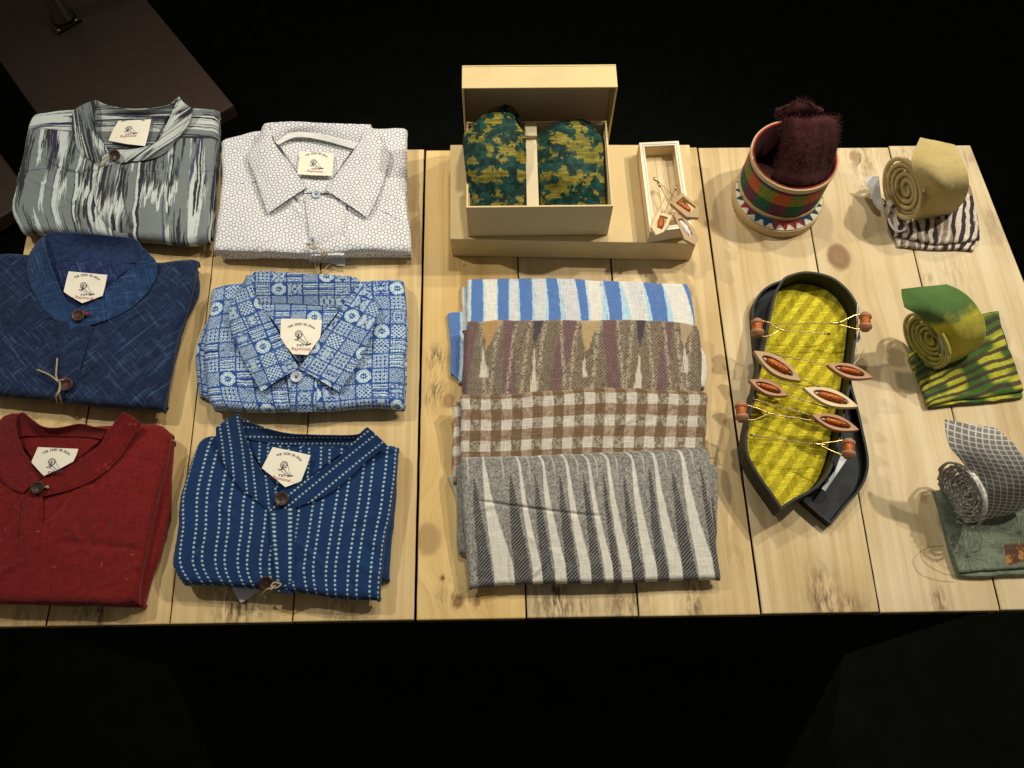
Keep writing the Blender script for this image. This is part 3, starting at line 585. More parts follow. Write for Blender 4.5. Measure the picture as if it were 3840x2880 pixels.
def P_s2(s, t, u, v):
    X = xz(u, 215, 1975); Y = v * 700; jg = (vn(s * 900, t * 90, 2) - .5) * 22; tw = (twill(s, t, 300) > .45) * 1.0; sp = speck(s, t, 8)
    c = mixc((.075, .052, .036), (.35, .285, .205), ss(.25, .75, sp) * .40 + .38 * tw)
    c = mixc(c, (.15, .135, .10), ss(.5, .6, vn(X * .008 + 2, t * 4, 3)) * .3)
    y = np.clip(Y / 520, 0, 1.4)
    for a, b, a2, b2 in ((228, 310, 190, 240), (490, 585, 505, 605), (945, 1060, 848, 935), (1245, 1340, 1285, 1380), (1722, 1790, 1640, 1725)):
        m = ss(-3, 4, X + jg - (a + (a2 - a) * y)) * ss(-3, 4, (b + (b2 - b) * y) - X + jg); c = mixc(c, mixc((.080, .038, .046), (.25, .155, .155), tw * .6 + sp * .3), m * .92)
    def wedge(x0, x1, xt, y0, y1, col, a=.9):
        nonlocal c
        k = np.clip((Y - y0) / (y1 - y0), 0, 1); l = x0 + (xt - x0) * k ** 1.2; r = x1 + (xt - x1) * k ** 1.2
        m = ss(-2, 5, X + jg - l) * ss(-2, 5, r - X + jg) * ss(min(y0, y1) - 5, min(y0, y1) + 5, Y) * (1 - ss(max(y0, y1) - 25, max(y0, y1), Y)); c = mixc(c, col, m * a)
    for xx in (330, 470, 595, 700, 815, 930, 1060, 1225, 1365, 1480, 1590, 1710, 1800, 1930):
        q = xx - 60 * y * (1 if xx % 3 else -.6) + jg * .8; c = mixc(c, (.50, .43, .32), ss(.35, .6, sp) * np.exp(-((X - q) / 13) ** 2) * .85)
    for a in ((335, 475, 370, 0, 250, (.42, .27, .11)), (715, 795, 742, 0, 210, (.055, .05, .07)), (1080, 1220, 1120, 0, 280, (.46, .33, .17)), (1495, 1575, 1530, 0, 230, (.05, .045, .06)), (1825, 1935, 1860, 0, 220, (.42, .32, .19))): wedge(*a)
    for a in ((320, 400, 355, 450, 200, (.62, .57, .48)), (690, 765, 735, 700, 230, (.60, .53, .42)), (1085, 1130, 1115, 450, 270, (.62, .58, .5)), (1470, 1545, 1518, 640, 225, (.62, .55, .45)), (1840, 1890, 1865, 420, 150, (.6, .55, .46))): wedge(*a)
    return c
def P_s3(s, t, u, v):
    X = xz(u, 175, 2010) + (vn(s * 300, t * 60, 5) - .5) * 7; Y = v * 640 + (vn(s * 60, t * 300, 5) - .5) * 7
    bx = ((X - 247) % 154.5) < 78; by = ((Y + 30) % 154) < 78; br = np.array([.165, .105, .062]); cr_ = np.array([.56, .52, .45])
    tx = vn(s * 560 + np.abs(((t * 260) % 2) - 1) * 2.6, t * 260, 6)
    mid = mixc((.22, .165, .12), (.42, .35, .27), ss(.3, .7, tx)); mid2 = mixc((.17, .13, .09), (.36, .31, .24), ss(.3, .7, tx))
    c = np.where((bx & by)[..., None], br, np.where((~bx & ~by)[..., None], cr_, np.where((bx & ~by)[..., None], mid2, mid)))
    c = np.where((by & ~bx)[..., None], mixc(mid, br * 1.7, np.full(s.shape, .45)), c)
    return c * (1 + .16 * (speck(s, t, 3) - .5))[..., None]
def P_s4(s, t, u, v):
    X = xz(u, 185, 2100) ; Y = v; sp = speck(s, t, 4); tw = (twill(s, t, 300) > .42) * 1.0
    c = mixc((.13, .125, .12), (.38, .37, .33), ss(.2, .8, sp * .75 + .25 * vn(s * 700, t * 700, 9)))
    B = [185, 258, 378, 535, 670, 745, 840, 930, 1030, 1120, 1215, 1285, 1345, 1430, 1520, 1615, 1705, 1812, 1925, 2050, 2130]
    T0 = [185, 232, 268, 500, 545, 700, 722, 890, 905, 1070, 1092, 1215, 1240, 1370, 1395, 1575, 1597, 1745, 1770, 1955, 1990]
    jg = (vn(s * 900, t * 60, 2) - .5) * 12
    for k in range(1, 20, 2):          # dark wedges, k..k+1
        y0 = .16 + .06 * _h(np.array([k]), np.array([1]), 3)[0]; y = np.clip((Y - y0) / (1 - y0), 0, 1) ** .62; cx = (T0[k] + T0[k + 1]) / 2 + 22 + 60 * y0
        l = cx + (B[k] - cx) * y; r = cx + (B[k + 1] - cx) * y
        m = ss(-2, 4, X + jg - l) * ss(-2, 4, r - X + jg) * (Y > y0); c = mixc(c, mixc((.018, .017, .024), (.20, .195, .18), tw * .85), m)
    for k in range(2, 20, 2):          # white wedges
        y = np.clip((Y + .02) / .88, 0, 1); yy = y ** 1.25; tx = T0[k] + 100 if k > 2 else 352
        tx = [None, None, 352, None, 625, None, 805, None, 985, None, 1150, None, 1300, None, 1490, None, 1660, None, 1870][k]
        wl = tx - 6 + (B[k] + 12 - tx) * yy; wr_ = tx + 8 + (B[k + 1] - 8 - tx) * yy
        m = ss(-2, 3, X + jg * .4 - wl) * ss(-2, 3, wr_ - X + jg * .4); c = mixc(c, np.array([.66, .64, .57]), m * (.95))
    for k in range(1, 20, 2):
        tx = T0[k]; m = np.exp(-((X - tx - 40 * Y) / 5) ** 2) * (1 - ss(.1, .3, Y)); c = mixc(c, (.6, .57, .47), m * .8)
    return c * (1 + .14 * (speck(s, t, 30) - .5))[..., None]
def P_brocade(s, t, u, v):
    q = lambda z, f: z + (vn(s * f, t * f, 3) - .5) / f * 1.4
    n = fbm(q(s, 420) * 90, q(t, 420) * 90, 5, 5); l = fbm(s * 150, t * 150, 9, 3)
    m = ss(.53, .545, n + (vn(s * 420, t * 420, 8) - .5) * .10)
    g = mixc((.003, .020, .015), (.005, .055, .045), ss(.4, .6, l)); y = mixc((.13, .115, .010), (.25, .21, .03), ss(.3, .7, vn(s * 60, t * 600, 2)))
    return mixc(g, y, m)
def P_zebra(s, t, u, v):
    w = s + .009 * (fbm(s * 30, t * 24, 2, 3) - .5) * 2 + t * .2; k = np.sin(w * 2 * math.pi / .0135 + 4.0 * fbm(s * 30, t * 50, 4)) + .5 * (vn(s * 170, t * 60, 5) - .5)
    c = mixc((.045, .027, .036), (.62, .56, .46), ss(-.08, .08, k)); return mixc(c, (.33, .25, .19), ss(.60, .64, vn(s * 110, t * 45, 9)) * (k < .6) * .8)
def P_greenwave(s, t, u, v):
    w = t + .006 * (fbm(s * 20, t * 20, 2, 3) - .5) * 2; k = np.sin(w * 2 * math.pi / .0112 + 1.8 * vn(s * 22, t * 60, 4)) + .7 * (vn(s * 45, t * 190, 5) - .5)
    g = mixc((.05, .115, .02), (.44, .43, .04), ss(.30, .58, vn(s * 32, t * 75, 7))); return mixc(g, (.052, .034, .030), ss(.12, .24, k) * .92)
def P_map(s, t, u, v):
    c = mixc((.135, .165, .118), (.20, .235, .165), fbm(s * 40, t * 40, 3)); ink = np.zeros(s.shape)
    for (x0, y0) in ((.035, .038), (.095, .062), (.02, .085), (.14, .03)):
        th = np.arctan2(t - y0, s - x0); r = np.hypot(s - x0, t - y0); k = np.abs(((th / (2 * math.pi) * 16) % 1) - .5) * 2 * r
        ink = np.maximum(ink, (1 - ss(.0004, .0011, (1 - np.abs(((th / (2 * math.pi) * 16) % 1) * 2 - 1)) * r * .39)) * (r < .028) * (vn(s * 30, t * 30, 5) > .3))
    ink = np.maximum(ink, (1 - ss(.0, .0010, np.abs(fbm(s * 30, t * 30, 9) - .5) * .02)) * .5)
    c = mixc(c, (.035, .035, .028), ink * .8); m = ss(.0, .003, s - .075 + .01 * fbm(s * 80, t * 80, 2)) * (1 - ss(.010, .014, np.abs(t - .088) + .01 * (fbm(s * 90, t * 90, 6) - .5)))
    c = mixc(c, (.10, .05, .03), m); return mixc(c, (.42, .19, .06), m * ss(.5, .6, fbm(s * 130, t * 130, 4)))
def P_check(s, t, u, v):
    p = .0078; w = np.maximum(1 - ss(.0004, .0011, np.abs((s % p) - p / 2)), 1 - ss(.0004, .0011, np.abs((t % p) - p / 2)))
    return mixc((.25, .24, .215), (.80, .78, .72), w * .9) * (1 + .2 * (speck(s, t, 3) - .5))[..., None]
def P_weave(s, t, u, v):
    w = .0034; wj = .0029; r = s * .985 + t * .17; q = -s * .17 + t * .985; i = np.floor(r / w); j = np.floor(q / wj); a = r / w - i; b = q / wj - j
    k = (i - j) % 8 < 4; e_ = np.abs(((i - j) % 4 + a) / 4 * 2 - 1); sh = np.where(k, (1 - ss(.70, 1., np.abs(b * 2 - 1))) * (1 - .6 * ss(.8, 1, e_)), (1 - .7 * ss(.8, 1., np.abs(a * 2 - 1))) * .58)  # sh: shading at strip edges and ends, put into the colour
    st = np.where(k, vn(r * 130, q * 1900, 3), vn(r * 1900, q * 130, 4)); ci = _h(np.where(k, j, i), np.where(k, np.floor((i - j) / 8), np.floor((i - j) / 8) + 9), 8)
    c = mixc((.42, .35, .010), (.72, .62, .035), np.where(k, .75, .25) + (ci - .5) * .5); return c * (.45 + .55 * sh)[..., None] * (.75 + .5 * st)[..., None]
# ================================================================ small makers
def text_geo(s, size):
    cu = bpy.data.curves.new('txt', 'FONT'); cu.body = s; cu.size = size; cu.align_x = 'CENTER'; cu.resolution_u = 3
    o = bpy.data.objects.new('txt', cu); COL.objects.link(o); dg = bpy.context.evaluated_depsgraph_get(); me = bpy.data.meshes.new_from_object(o.evaluated_get(dg))
    V = np.array([v.co[:] for v in me.vertices]).reshape(-1, 3); Fc = [tuple(p.vertices) for p in me.polygons]
    bpy.data.objects.remove(o); bpy.data.meshes.remove(me); bpy.data.curves.remove(cu); return V, Fc
TXT = {}
def glyph(s, size):
    if (s, size) not in TXT: TXT[(s, size)] = text_geo(s, size)
    return TXT[(s, size)]
def label_patch(reg, poly, axes, z, parent, words=(1, 1)):
    """sewn label: plate with printed motto, spinning wheel, word and name"""
    z *= .001; P = [W(reg, x, y, z) for x, y in poly]; lab = poly_plate('label', P, .0006, M['label'], parent)
    O, X, Yv = [W(reg, x, y, z) for x, y in axes]; X = X - O; Yv = Yv - O
    put = lambda a, b: O + X * a + Yv * b + np.array([0, 0, .0004])
    lx, ly = np.linalg.norm(X), np.linalg.norm(Yv)
    V = []; Fc = []
    def add(vv, ff):
        o = len(V); V.extend(vv); Fc.extend([tuple(i + o for i in f) for f in ff])
    s = '•THE STORY RE-SPUN•'; R = .52; cyc = .70
    for i, ch in enumerate(s):
        if ch == ' ': continue
        th = (i - (len(s) - 1) / 2) / (len(s) - 1) * 1.25; g, f = glyph(ch, .085)
        if len(g) == 0: continue
        ca, sa = math.cos(th), math.sin(th)
        add([put(.5 + R * sa + (p[0] * ca + p[1] * sa), cyc - R * ca * (lx / ly) + (p[0] * sa - p[1] * ca) * (lx / ly)) for p in g], f)
    def stroke(pts, w=.012, closed=False):
        w = w * .8
        pts = np.array(pts, float); q = np.roll(pts, -1, 0) if closed else pts[1:]; p = pts if closed else pts[:-1]
        for a, b in zip(p, q):
            d = b - a; d /= np.linalg.norm(d) + 1e-9; n = np.array([-d[1], d[0]]) * w / 2; c4 = [a + n - d * w * .3, a - n - d * w * .3, b - n + d * w * .3, b + n + d * w * .3]
            add([put(c[0], c[1]) for c in c4], [(0, 1, 2, 3)])
    wc = np.array([.44, .42]); th = np.linspace(0, 2 * math.pi, 20, endpoint=False)
    stroke([(wc[0] + .085 * math.cos(t), wc[1] + .10 * math.sin(t)) for t in th], .014, True); stroke([(wc[0] + .062 * math.cos(t) + .006, wc[1] + .075 * math.sin(t) + .01) for t in th], .009, True)
    for k in range(6): stroke([wc, (wc[0] + .085 * math.cos(k * 1.047), wc[1] + .10 * math.sin(k * 1.047))], .008)
    stroke([(wc[0] - .01, wc[1] + .02), (wc[0] - .02, wc[1] + .15)], .035); stroke([(.34, .575), (.48, .54), (.66, .70), (.72, .70)], .02); stroke([(.36, .60), (.45, .60), (.64, .74)], .012)
    stroke([(.52, .38), (.66, .64)], .009); stroke([(.60, .70), (.74, .67)], .02); stroke([(.66, .62), (.64, .74)], .018); stroke([(.70, .65), (.76, .68)], .012)
    # the small word in Devanagari, drawn by hand
    bx, by, q = .40, .70, .030
    stroke([(bx, by), (bx + 5.4 * q, by)], .009)
    for k in (0.8, 2.2, 3.6, 5.2): stroke([(bx + k * q, by), (bx + k * q, by + 1.9 * q)], .010)
    stroke([(bx + .1 * q, by + .6 * q), (bx + .6 * q, by + 1.0 * q), (bx + .1 * q, by + 1.6 * q), (bx + .8 * q, by + 1.9 * q)], .009); stroke([(bx + 3.3 * q, by + .6 * q), (bx + 2.7 * q, by + 1.0 * q), (bx + 3.3 * q, by + 1.5 * q), (bx + 3.1 * q, by + 2.1 * q)], .009)
    stroke([(bx + 5.2 * q, by), (bx + 4.8 * q, by - .8 * q), (bx + 4.2 * q, by - .5 * q)], .009)
    if words[0]: raw_mesh('printed_motto', V, Fc, M['ink'], lab, smooth=False)
    g, f = glyph('Raymond', .118); V = []; Fc = []
    if words[1]:
        add([put(.5 + p[0], .86 - p[1] * (lx / ly)) for p in g], f); stroke([(.17, .84), (.25, .84)], .007); stroke([(.75, .84), (.83, .84)], .007)
        raw_mesh('printed_name', V, Fc, M['redink'], lab, smooth=False)
    return lab
def button(reg, x, y, z, r, mat, parent, tilt=(0, -.08, 1), thread='thread', rim=.0009):
    C = W(reg, x, y, z * .001); b = lathe('button', C, tilt, [(0, -.0012), (r * .92, -.0012), (r, -.0004), (r, .0008), (r * .93, .0016), (r * .80, .0015), (r * .70, rim * .7), (0, rim * .5)], M[mat], parent, 32)
    a, e, f = frame_of(tilt); V = []; Fc = []
    for q, w in ((1, 1), (-1, 1), (1, -1), (-1, -1)):
        c = C + (e * q + f * w) * r * .2 + a * (rim * .72 + .0001); o = len(V); V += [c + (e * math.cos(t) + f * math.sin(t)) * r * .11 for t in np.linspace(0, 6.283, 9)[:-1]]; Fc.append(tuple(range(o, o + 8)))
    raw_mesh('button_holes', V, Fc, M['hole'], b, smooth=False)
    tubes('button_thread', [[C + (e * s1 + f * s2) * r * .2 + a * (rim * .6), C + a * (rim * .9 + .0005), C - (e * s1 + f * s2) * r * .2 + a * (rim * .6)] for s1, s2 in ((1, 1), (1, -1))], .00045, M[thread], b, 8, 5)
    return b
def cord(name, reg, lines, r, mat, parent, n=50):
    return tubes(name, [WP(reg, l) for l in lines], r, M[mat], parent, n, 6)
#--PART4--
# ================================================================ folded shirts
GRP = 'folded shirts laid out in two columns'
# --- grey ikat shirt
sh = thing('folded_shirt', 'grey shirt with white and black ikat streaks, behind the plain indigo shirt', 'shirt', group=GRP)
gL = [(320, 335), (262, 470), (215, 740), (150, 1000), (118, 1220), (205, 1412)]; gR = [(2025, 288), (2005, 560), (1985, 900), (1960, 1250), (1930, 1490)]
def pg(s, t, u, v):
    seam = .145 + .10 * u + .05 * np.sin(u * 3.1); a = P_ikat(s, t, u, v); b = P_ikat(t * 1.1 + .4, s * .8, u, v)
    c = np.where((v < seam)[..., None], b, a); return c * (1 - .5 * np.exp(-((v - seam) / .004) ** 2))[..., None]
slab('folded_back', 'g', [(350, 345), (900, 300), (1500, 300), (2020, 320)], [(2020, 320), (2030, 600), (1990, 1200), (1960, 1450)], [(190, 1390), (900, 1430), (1500, 1490), (1960, 1450)], [(350, 345), (230, 700), (130, 1180), (190, 1390)], 0, 15, M['fine'], P_ikat, sh, res=.0012, seed=3)
slab('body', 'g', [(320, 335), (600, 292), (1000, 300), (1500, 290), (1790, 272), (2025, 288)], gR, [(205, 1412), (420, 1420), (900, 1450), (1250, 1482), (1770, 1522), (1930, 1490)], gL, 12, 31, M['fine'], pg, sh, creases=16, seed=4, wr=.0022, r=.0095,
     wfn=lambda u, v: -.003 * np.exp(-((u - .42 - .06 * np.sin(v * 6)) / .012) ** 2) * (v > .42) + .002 * np.sin(u * 22 + v * 5) * (v > .5))
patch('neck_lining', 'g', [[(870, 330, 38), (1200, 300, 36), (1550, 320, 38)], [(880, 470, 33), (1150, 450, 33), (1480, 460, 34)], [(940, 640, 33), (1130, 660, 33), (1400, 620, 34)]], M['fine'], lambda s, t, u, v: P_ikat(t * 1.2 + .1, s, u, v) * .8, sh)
patch('collar_back', 'g', [[(885, 188, 54), (1000, 238, 50), (1200, 270, 48), (1400, 262, 48), (1560, 228, 51), (1650, 155, 55)], [(872, 365, 38), (1000, 362, 37), (1200, 358, 36), (1400, 362, 36), (1500, 374, 37), (1560, 330, 40)]], M['fine'], lambda s, t, u, v: P_ikat(t * 1.4, s * .7 + .3, u, v), sh, bulge=-.003)
patch('collar_band', 'g', [[(700, 262, 44), (662, 330, 38), (664, 480, 35), (700, 600, 34), (760, 690, 34), (850, 742, 34), (930, 795, 34)], [(800, 215, 52), (772, 330, 47), (775, 460, 43), (805, 570, 40), (855, 650, 39), (920, 700, 38), (960, 745, 37)], [(888, 183, 56), (872, 300, 51), (876, 420, 45), (902, 510, 43), (950, 580, 42), (990, 640, 41), (1010, 690, 40)]], M['fine'], P_ikat, sh, rot=.25, off=(.3, .1), bulge=.001, stitch=.4)
patch('collar_band', 'g', [[(1780, 265, 46), (1740, 400, 38), (1620, 560, 35), (1520, 672, 34), (1380, 732, 34), (1200, 752, 34), (1050, 775, 35), (945, 802, 36)], [(1700, 215, 52), (1650, 340, 46), (1570, 480, 41), (1495, 600, 39), (1370, 665, 38), (1190, 695, 38), (1050, 715, 38), (935, 775, 38)], [(1650, 152, 56), (1590, 285, 51), (1530, 420, 46), (1475, 530, 43), (1370, 605, 42), (1200, 640, 41), (1020, 652, 41), (945, 715, 40)]], M['fine'], P_ikat, sh, rot=-.8, off=(.1, .4), bulge=.001, stitch=.4)
patch('placket', 'g', [[(925, 800, 35), (868, 950, 34.5), (872, 1120, 34.5), (940, 1290, 34), (985, 1420, 25)], [(1110, 770, 35), (1115, 960, 34.5), (1150, 1200, 34.5), (1200, 1340, 34), (1250, 1450, 25)]], M['fine'], P_ikat, sh, off=(.05, .02), stitch=.3, bulge=.0015)
button('g', 1056, 692, 44, .0085, 'coco', sh, (0, -.45, 1))
cord('tag_string', 'g', [[(1010, 690, 45), (960, 720, 44), (930, 770, 42), (940, 800, 40), (890, 765, 40)], [(1020, 700, 45), (975, 730, 43), (950, 790, 41)]], .0007, 'twine', sh)
label_patch('g', [(1092, 376), (1200, 372), (1393, 361), (1368, 490), (1338, 608), (1170, 590), (1000, 558), (1040, 460)], [(1066, 376), (1393, 361), (1005, 560)], 40, sh)
# --- white rosette shirt
sh = thing('folded_shirt', 'white shirt printed with a fine grey rosette lattice, spread collar and clear button', 'shirt', group=GRP)
slab('folded_back', 'w', [(230, 330), (1000, 260), (1925, 240)], [(1925, 240), (1945, 800), (1975, 1365)], [(230, 1400), (700, 1388), (1100, 1405), (1400, 1388), (1975, 1385)], [(230, 330), (228, 800), (165, 1220), (230, 1400)], 0, 16, M['fine'], P_rosette, sh, res=.001, seed=13)
slab('body', 'w', [(218, 322), (400, 280), (580, 242), (1000, 225), (1620, 216), (1930, 208)], [(1930, 208), (1935, 800), (1965, 1150), (1968, 1340)], [(165, 1330), (700, 1365), (1100, 1375), (1500, 1350), (1968, 1345)], [(218, 322), (228, 600), (215, 850), (155, 1290), (165, 1330)], 13, 32, M['fine'], P_rosette, sh, res=.0006, creases=16, seed=14, r=.0095,
     wfn=lambda u, v: .0016 * np.sin(u * 14 - v * 9) * (v > .45))
patch('neck_lining', 'w', [[(750, 350, 40), (900, 285, 38), (1020, 280, 38), (1200, 320, 38), (1440, 385, 40)], [(860, 500, 35), (1100, 470, 34), (1340, 520, 35)], [(1000, 730, 34.5), (1090, 740, 34), (1190, 760, 34.5)]], M['fine'], P_rosette, sh, res=.0006)
patch('collar_back', 'w', [[(655, 148, 54), (900, 137, 55), (1200, 152, 55), (1590, 164, 53)], [(690, 240, 51), (870, 195, 52), (1100, 190, 52), (1300, 225, 51), (1520, 260, 50)], [(712, 325, 47), (850, 250, 47), (1010, 240, 47), (1230, 290, 46), (1480, 350, 46)]], M['fine'], P_rosette, sh, res=.0006, bulge=.001)
patch('neck_tape', 'w', [[(705, 315, 47), (850, 238, 48), (1010, 228, 48), (1230, 275, 48), (1485, 342, 47.5)], [(745, 352, 44), (880, 289, 45), (1010, 284, 45), (1200, 322, 44), (1440, 390, 44)]], M['tape'], P_plain((.84, .84, .82), .03), sh)
patch('collar_stand', 'w', [[(985, 700, 37), (1090, 725, 37.5), (1195, 720, 37)], [(985, 795, 36.5), (1080, 790, 37), (1190, 795, 36.5)]], M['fine'], P_rosette, sh, res=.0006)
lf = [[(600, 180, 50), (545, 330, 45), (470, 450, 42), (530, 640, 40), (590, 820, 38.5), (648, 986, 37)], [(632, 160, 55), (620, 340, 50), (615, 470, 46), (700, 620, 43), (780, 760, 41), (826, 866, 39)], [(662, 152, 56), (690, 290, 51), (760, 410, 48), (855, 530, 45), (935, 640, 43), (1008, 742, 41)]]
patch('collar_leaf', 'w', lf, M['fine'], P_rosette, sh, res=.0006, rot=.5, bulge=.0015, stitch=.3)
patch('collar_leaf', 'w', [[(1600, 175, 50), (1690, 300, 45), (1765, 450, 42), (1725, 650, 40), (1645, 860, 38.5), (1563, 1022, 37)], [(1590, 168, 54), (1590, 320, 50), (1590, 470, 46), (1540, 620, 43), (1450, 770, 41), (1370, 893, 39)], [(1575, 164, 55), (1485, 335, 51), (1415, 440, 48), (1330, 560, 45), (1250, 670, 43), (1180, 765, 41)]], M['fine'], P_rosette, sh, res=.0006, rot=-.5, bulge=.0015, stitch=.3)
patch('placket', 'w', [[(985, 800, 36), (1005, 960, 35), (1030, 1150, 35), (1045, 1375, 25)], [(1375, 880, 35), (1372, 1000, 35), (1370, 1150, 34.5), (1350, 1370, 25)]], M['fine'], P_rosette, sh, res=.0006, bulge=.0012, stitch=.3)
button('w', 1095, 808, 39, .0062, 'clear', sh, (0, -.2, 1)); button('w', 1062, 1238, 38, .005, 'clear', sh, (-.5, -.2, 1))
cord('tag_string', 'w', [[(1075, 1265, 40), (1110, 1300, 40), (1170, 1335, 38), (1110, 1400, 20), (1088, 1460, 8), (1130, 1532, 5)], [(1165, 1335, 38), (1190, 1360, 25), (1120, 1450, 8), (1130, 1532, 6)], [(1170, 1340, 38), (1240, 1420, 12), (1190, 1480, 8), (1140, 1530, 6)]], .0009, 'twine', sh)
cord('string_fray', 'w', [[(1000 + 12 * k, 1262 + 6 * (k % 3), 38), (1050, 1268, 41), (1085, 1285 + k * 3, 41), (1105, 1312, 39)] for k in range(6)], .0007, 'twine', sh, 20)
poly_plate('price_tag', [W('w', x, y, .004) for x, y in ((1035, 1375), (1370, 1375), (1360, 1468), (1300, 1465), (1235, 1442), (1032, 1430))], .0004, M['paper'], sh)
label_patch('w', [(948, 412), (1255, 430), (1252, 530), (1243, 637), (1080, 632), (922, 622), (935, 510)], [(945, 412), (1255, 428), (922, 628)], 42, sh)
# --- plain indigo shirt with crossed slubs
sh = thing('folded_shirt', 'dark indigo shirt with faint crossed slub lines and two brown buttons stitched in red', 'shirt', group=GRP)
PB = P_cross()
slab('folded_back', 'b', [(-150, 260), (300, 260), (900, 320), (1640, 350)], [(1640, 350), (1657, 540), (1540, 800), (1440, 1150), (1385, 1500)], [(-220, 1390), (300, 1430), (900, 1490), (1385, 1500)], [(-150, 260), (-180, 600), (-210, 1000), (-220, 1390)], 0, 17, M['slub'], PB, sh, res=.001, seed=23, r=.007)
slab('body', 'b', [(-150, 245), (0, 236), (230, 240), (800, 300), (1310, 312), (1480, 290), (1645, 277)], [(1645, 277), (1625, 420), (1560, 690), (1490, 880), (1430, 1180), (1365, 1510)], [(-200, 1385), (0, 1402), (400, 1440), (700, 1480), (1000, 1508), (1365, 1530)], [(-150, 245), (-170, 600), (-190, 1000), (-200, 1385)], 14, 34, M['slub'], PB, sh, creases=16, seed=24, r=.0095, wr=.0018)
patch('neck_lining', 'b', [[(400, 290, 40), (700, 285, 38), (1185, 290, 40)], [(440, 430, 36), (700, 430, 36), (980, 420, 36)], [(560, 640, 36), (690, 680, 36), (820, 640, 36)]], M['slub'], P_cross(.4, (.012, .022, .085)), sh)
patch('collar_back', 'b', [[(352, 130, 56), (385, 62, 61), (430, 45, 63), (650, 52, 64), (900, 76, 64), (1080, 96, 62), (1150, 130, 60), (1195, 215, 57)], [(350, 230, 48), (430, 165, 51), (520, 165, 51), (680, 165, 50), (880, 180, 50), (1040, 195, 50), (1110, 210, 50), (1160, 240, 50)], [(395, 330, 42), (470, 290, 39), (560, 284, 38), (700, 288, 38), (880, 296, 38), (1020, 300, 39), (1090, 305, 40), (1175, 300, 44)]], M['slub'], P_cross(.9, (.020, .045, .13), (.10, .15, .30), .5), sh, bulge=-.002, stitch=.2)
patch('collar_band', 'b', [[(290, 150, 46), (232, 260, 38), (232, 420, 36.5), (330, 640, 36.5), (430, 750, 36), (500, 790, 36), (575, 805, 36)], [(330, 105, 55), (300, 250, 47), (320, 400, 42), (400, 580, 40), (480, 670, 39), (550, 715, 38), (600, 735, 38)], [(371, 70, 61), (385, 200, 56), (440, 370, 48), (500, 520, 44), (555, 610, 42.5), (620, 655, 41.5), (660, 690, 41)]], M['slub'], P_cross(.3, (.013, .040, .115), (.11, .23, .40)), sh, stitch=.4)
patch('collar_band', 'b', [[(1215, 200, 50), (1305, 312, 40), (1270, 470, 37), (1150, 620, 36.5), (1000, 722, 36.5), (800, 802, 37), (575, 858, 38)], [(1200, 180, 56), (1210, 300, 48), (1140, 430, 43), (1000, 560, 41), (880, 650, 40), (740, 730, 39), (562, 800, 40)], [(1185, 195, 58), (1125, 310, 51), (1010, 410, 47), (900, 500, 44.5), (790, 590, 43), (690, 650, 42), (555, 735, 41.5)]], M['slub'], P_cross(.15, (.013, .040, .115), (.11, .23, .40)), sh, stitch=.4)
patch('placket', 'b', [[(468, 770, 37), (485, 1000, 36.5), (500, 1200, 36.5), (490, 1445, 27)], [(770, 830, 37), (735, 930, 36.5), (655, 1210, 36.5), (665, 1470, 27)]], M['slub'], P_cross(.7), sh, bulge=.0012, stitch=.3)
button('b', 650, 735, 43, .0088, 'coco', sh, thread='redthread'); button('b', 551, 1310, 39.5, .0088, 'coco', sh, thread='redthread')
cord('buttonhole_stitch', 'b', [[(530, 1252, 39), (555, 1248, 39)], [(540, 1258, 39), (545, 1270, 39)]], .0009, 'redthread', sh, 12)
cord('buttonhole_stitch', 'b', [[(700, 708, 44), (722, 716, 44), (750, 716, 44)], [(705, 714, 44), (725, 728, 44), (748, 708, 44)], [(722, 735, 43.5), (726, 712, 44.5)]], .0009, 'redthread', sh, 12)
cord('tag_string', 'b', [[(476, 1092, 40), (468, 1180, 41), (466, 1240, 41), (482, 1283, 42)], [(310, 1186, 41), (390, 1220, 41), (440, 1250, 42), (482, 1285, 42), (500, 1275, 43), (535, 1268, 42)], [(500, 1290, 42), (488, 1360, 41), (465, 1410, 38), (475, 1462, 22)], [(495, 1290, 42), (498, 1350, 41), (488, 1390, 39), (515, 1465, 22)]], .0011, 'twine', sh)
label_patch('b', [(570, 370), (890, 400), (872, 490), (850, 573), (770, 602), (682, 634), (600, 588), (528, 540), (548, 450)], [(566, 372), (890, 400), (528, 622)], 46, sh)
# --- blue block-print shirt
sh = thing('folded_shirt', 'blue and white patchwork block-print shirt with a spread collar', 'shirt', group=GRP)
slab('folded_back', 't', [(295, 270), (1000, 220), (2050, 200)], [(2050, 200), (2095, 600), (2080, 1000), (2070, 1330)], [(165, 1250), (280, 1290), (400, 1370), (1200, 1380), (2070, 1340)], [(295, 270), (265, 480), (145, 820), (165, 1250)], 0, 16, M['fine'], P_tribal, sh, res=.0008, seed=33)
slab('body', 't', [(285, 258), (520, 215), (1000, 200), (1650, 190), (2055, 180)], [(2055, 180), (2082, 600), (2065, 1000), (2060, 1350)], [(305, 1368), (700, 1383), (1150, 1392), (1700, 1355), (2060, 1360)], [(285, 258), (262, 480), (215, 800), (240, 1200), (305, 1368)], 12, 31, M['fine'], P_tribal, sh, res=.0006, creases=16, seed=34, r=.0095,
     wfn=lambda u, v: .002 * np.sin(u * 16 + v * 7) * (v > .55))
patch('neck_lining', 't', [[(700, 385, 39), (1100, 390, 38), (1480, 430, 39)], [(880, 600, 35), (1100, 600, 34.5), (1320, 620, 35)], [(1040, 900, 34.5), (1090, 920, 34.5), (1150, 900, 34.5)]], M['fine'], P_tribal, sh, res=.0006)
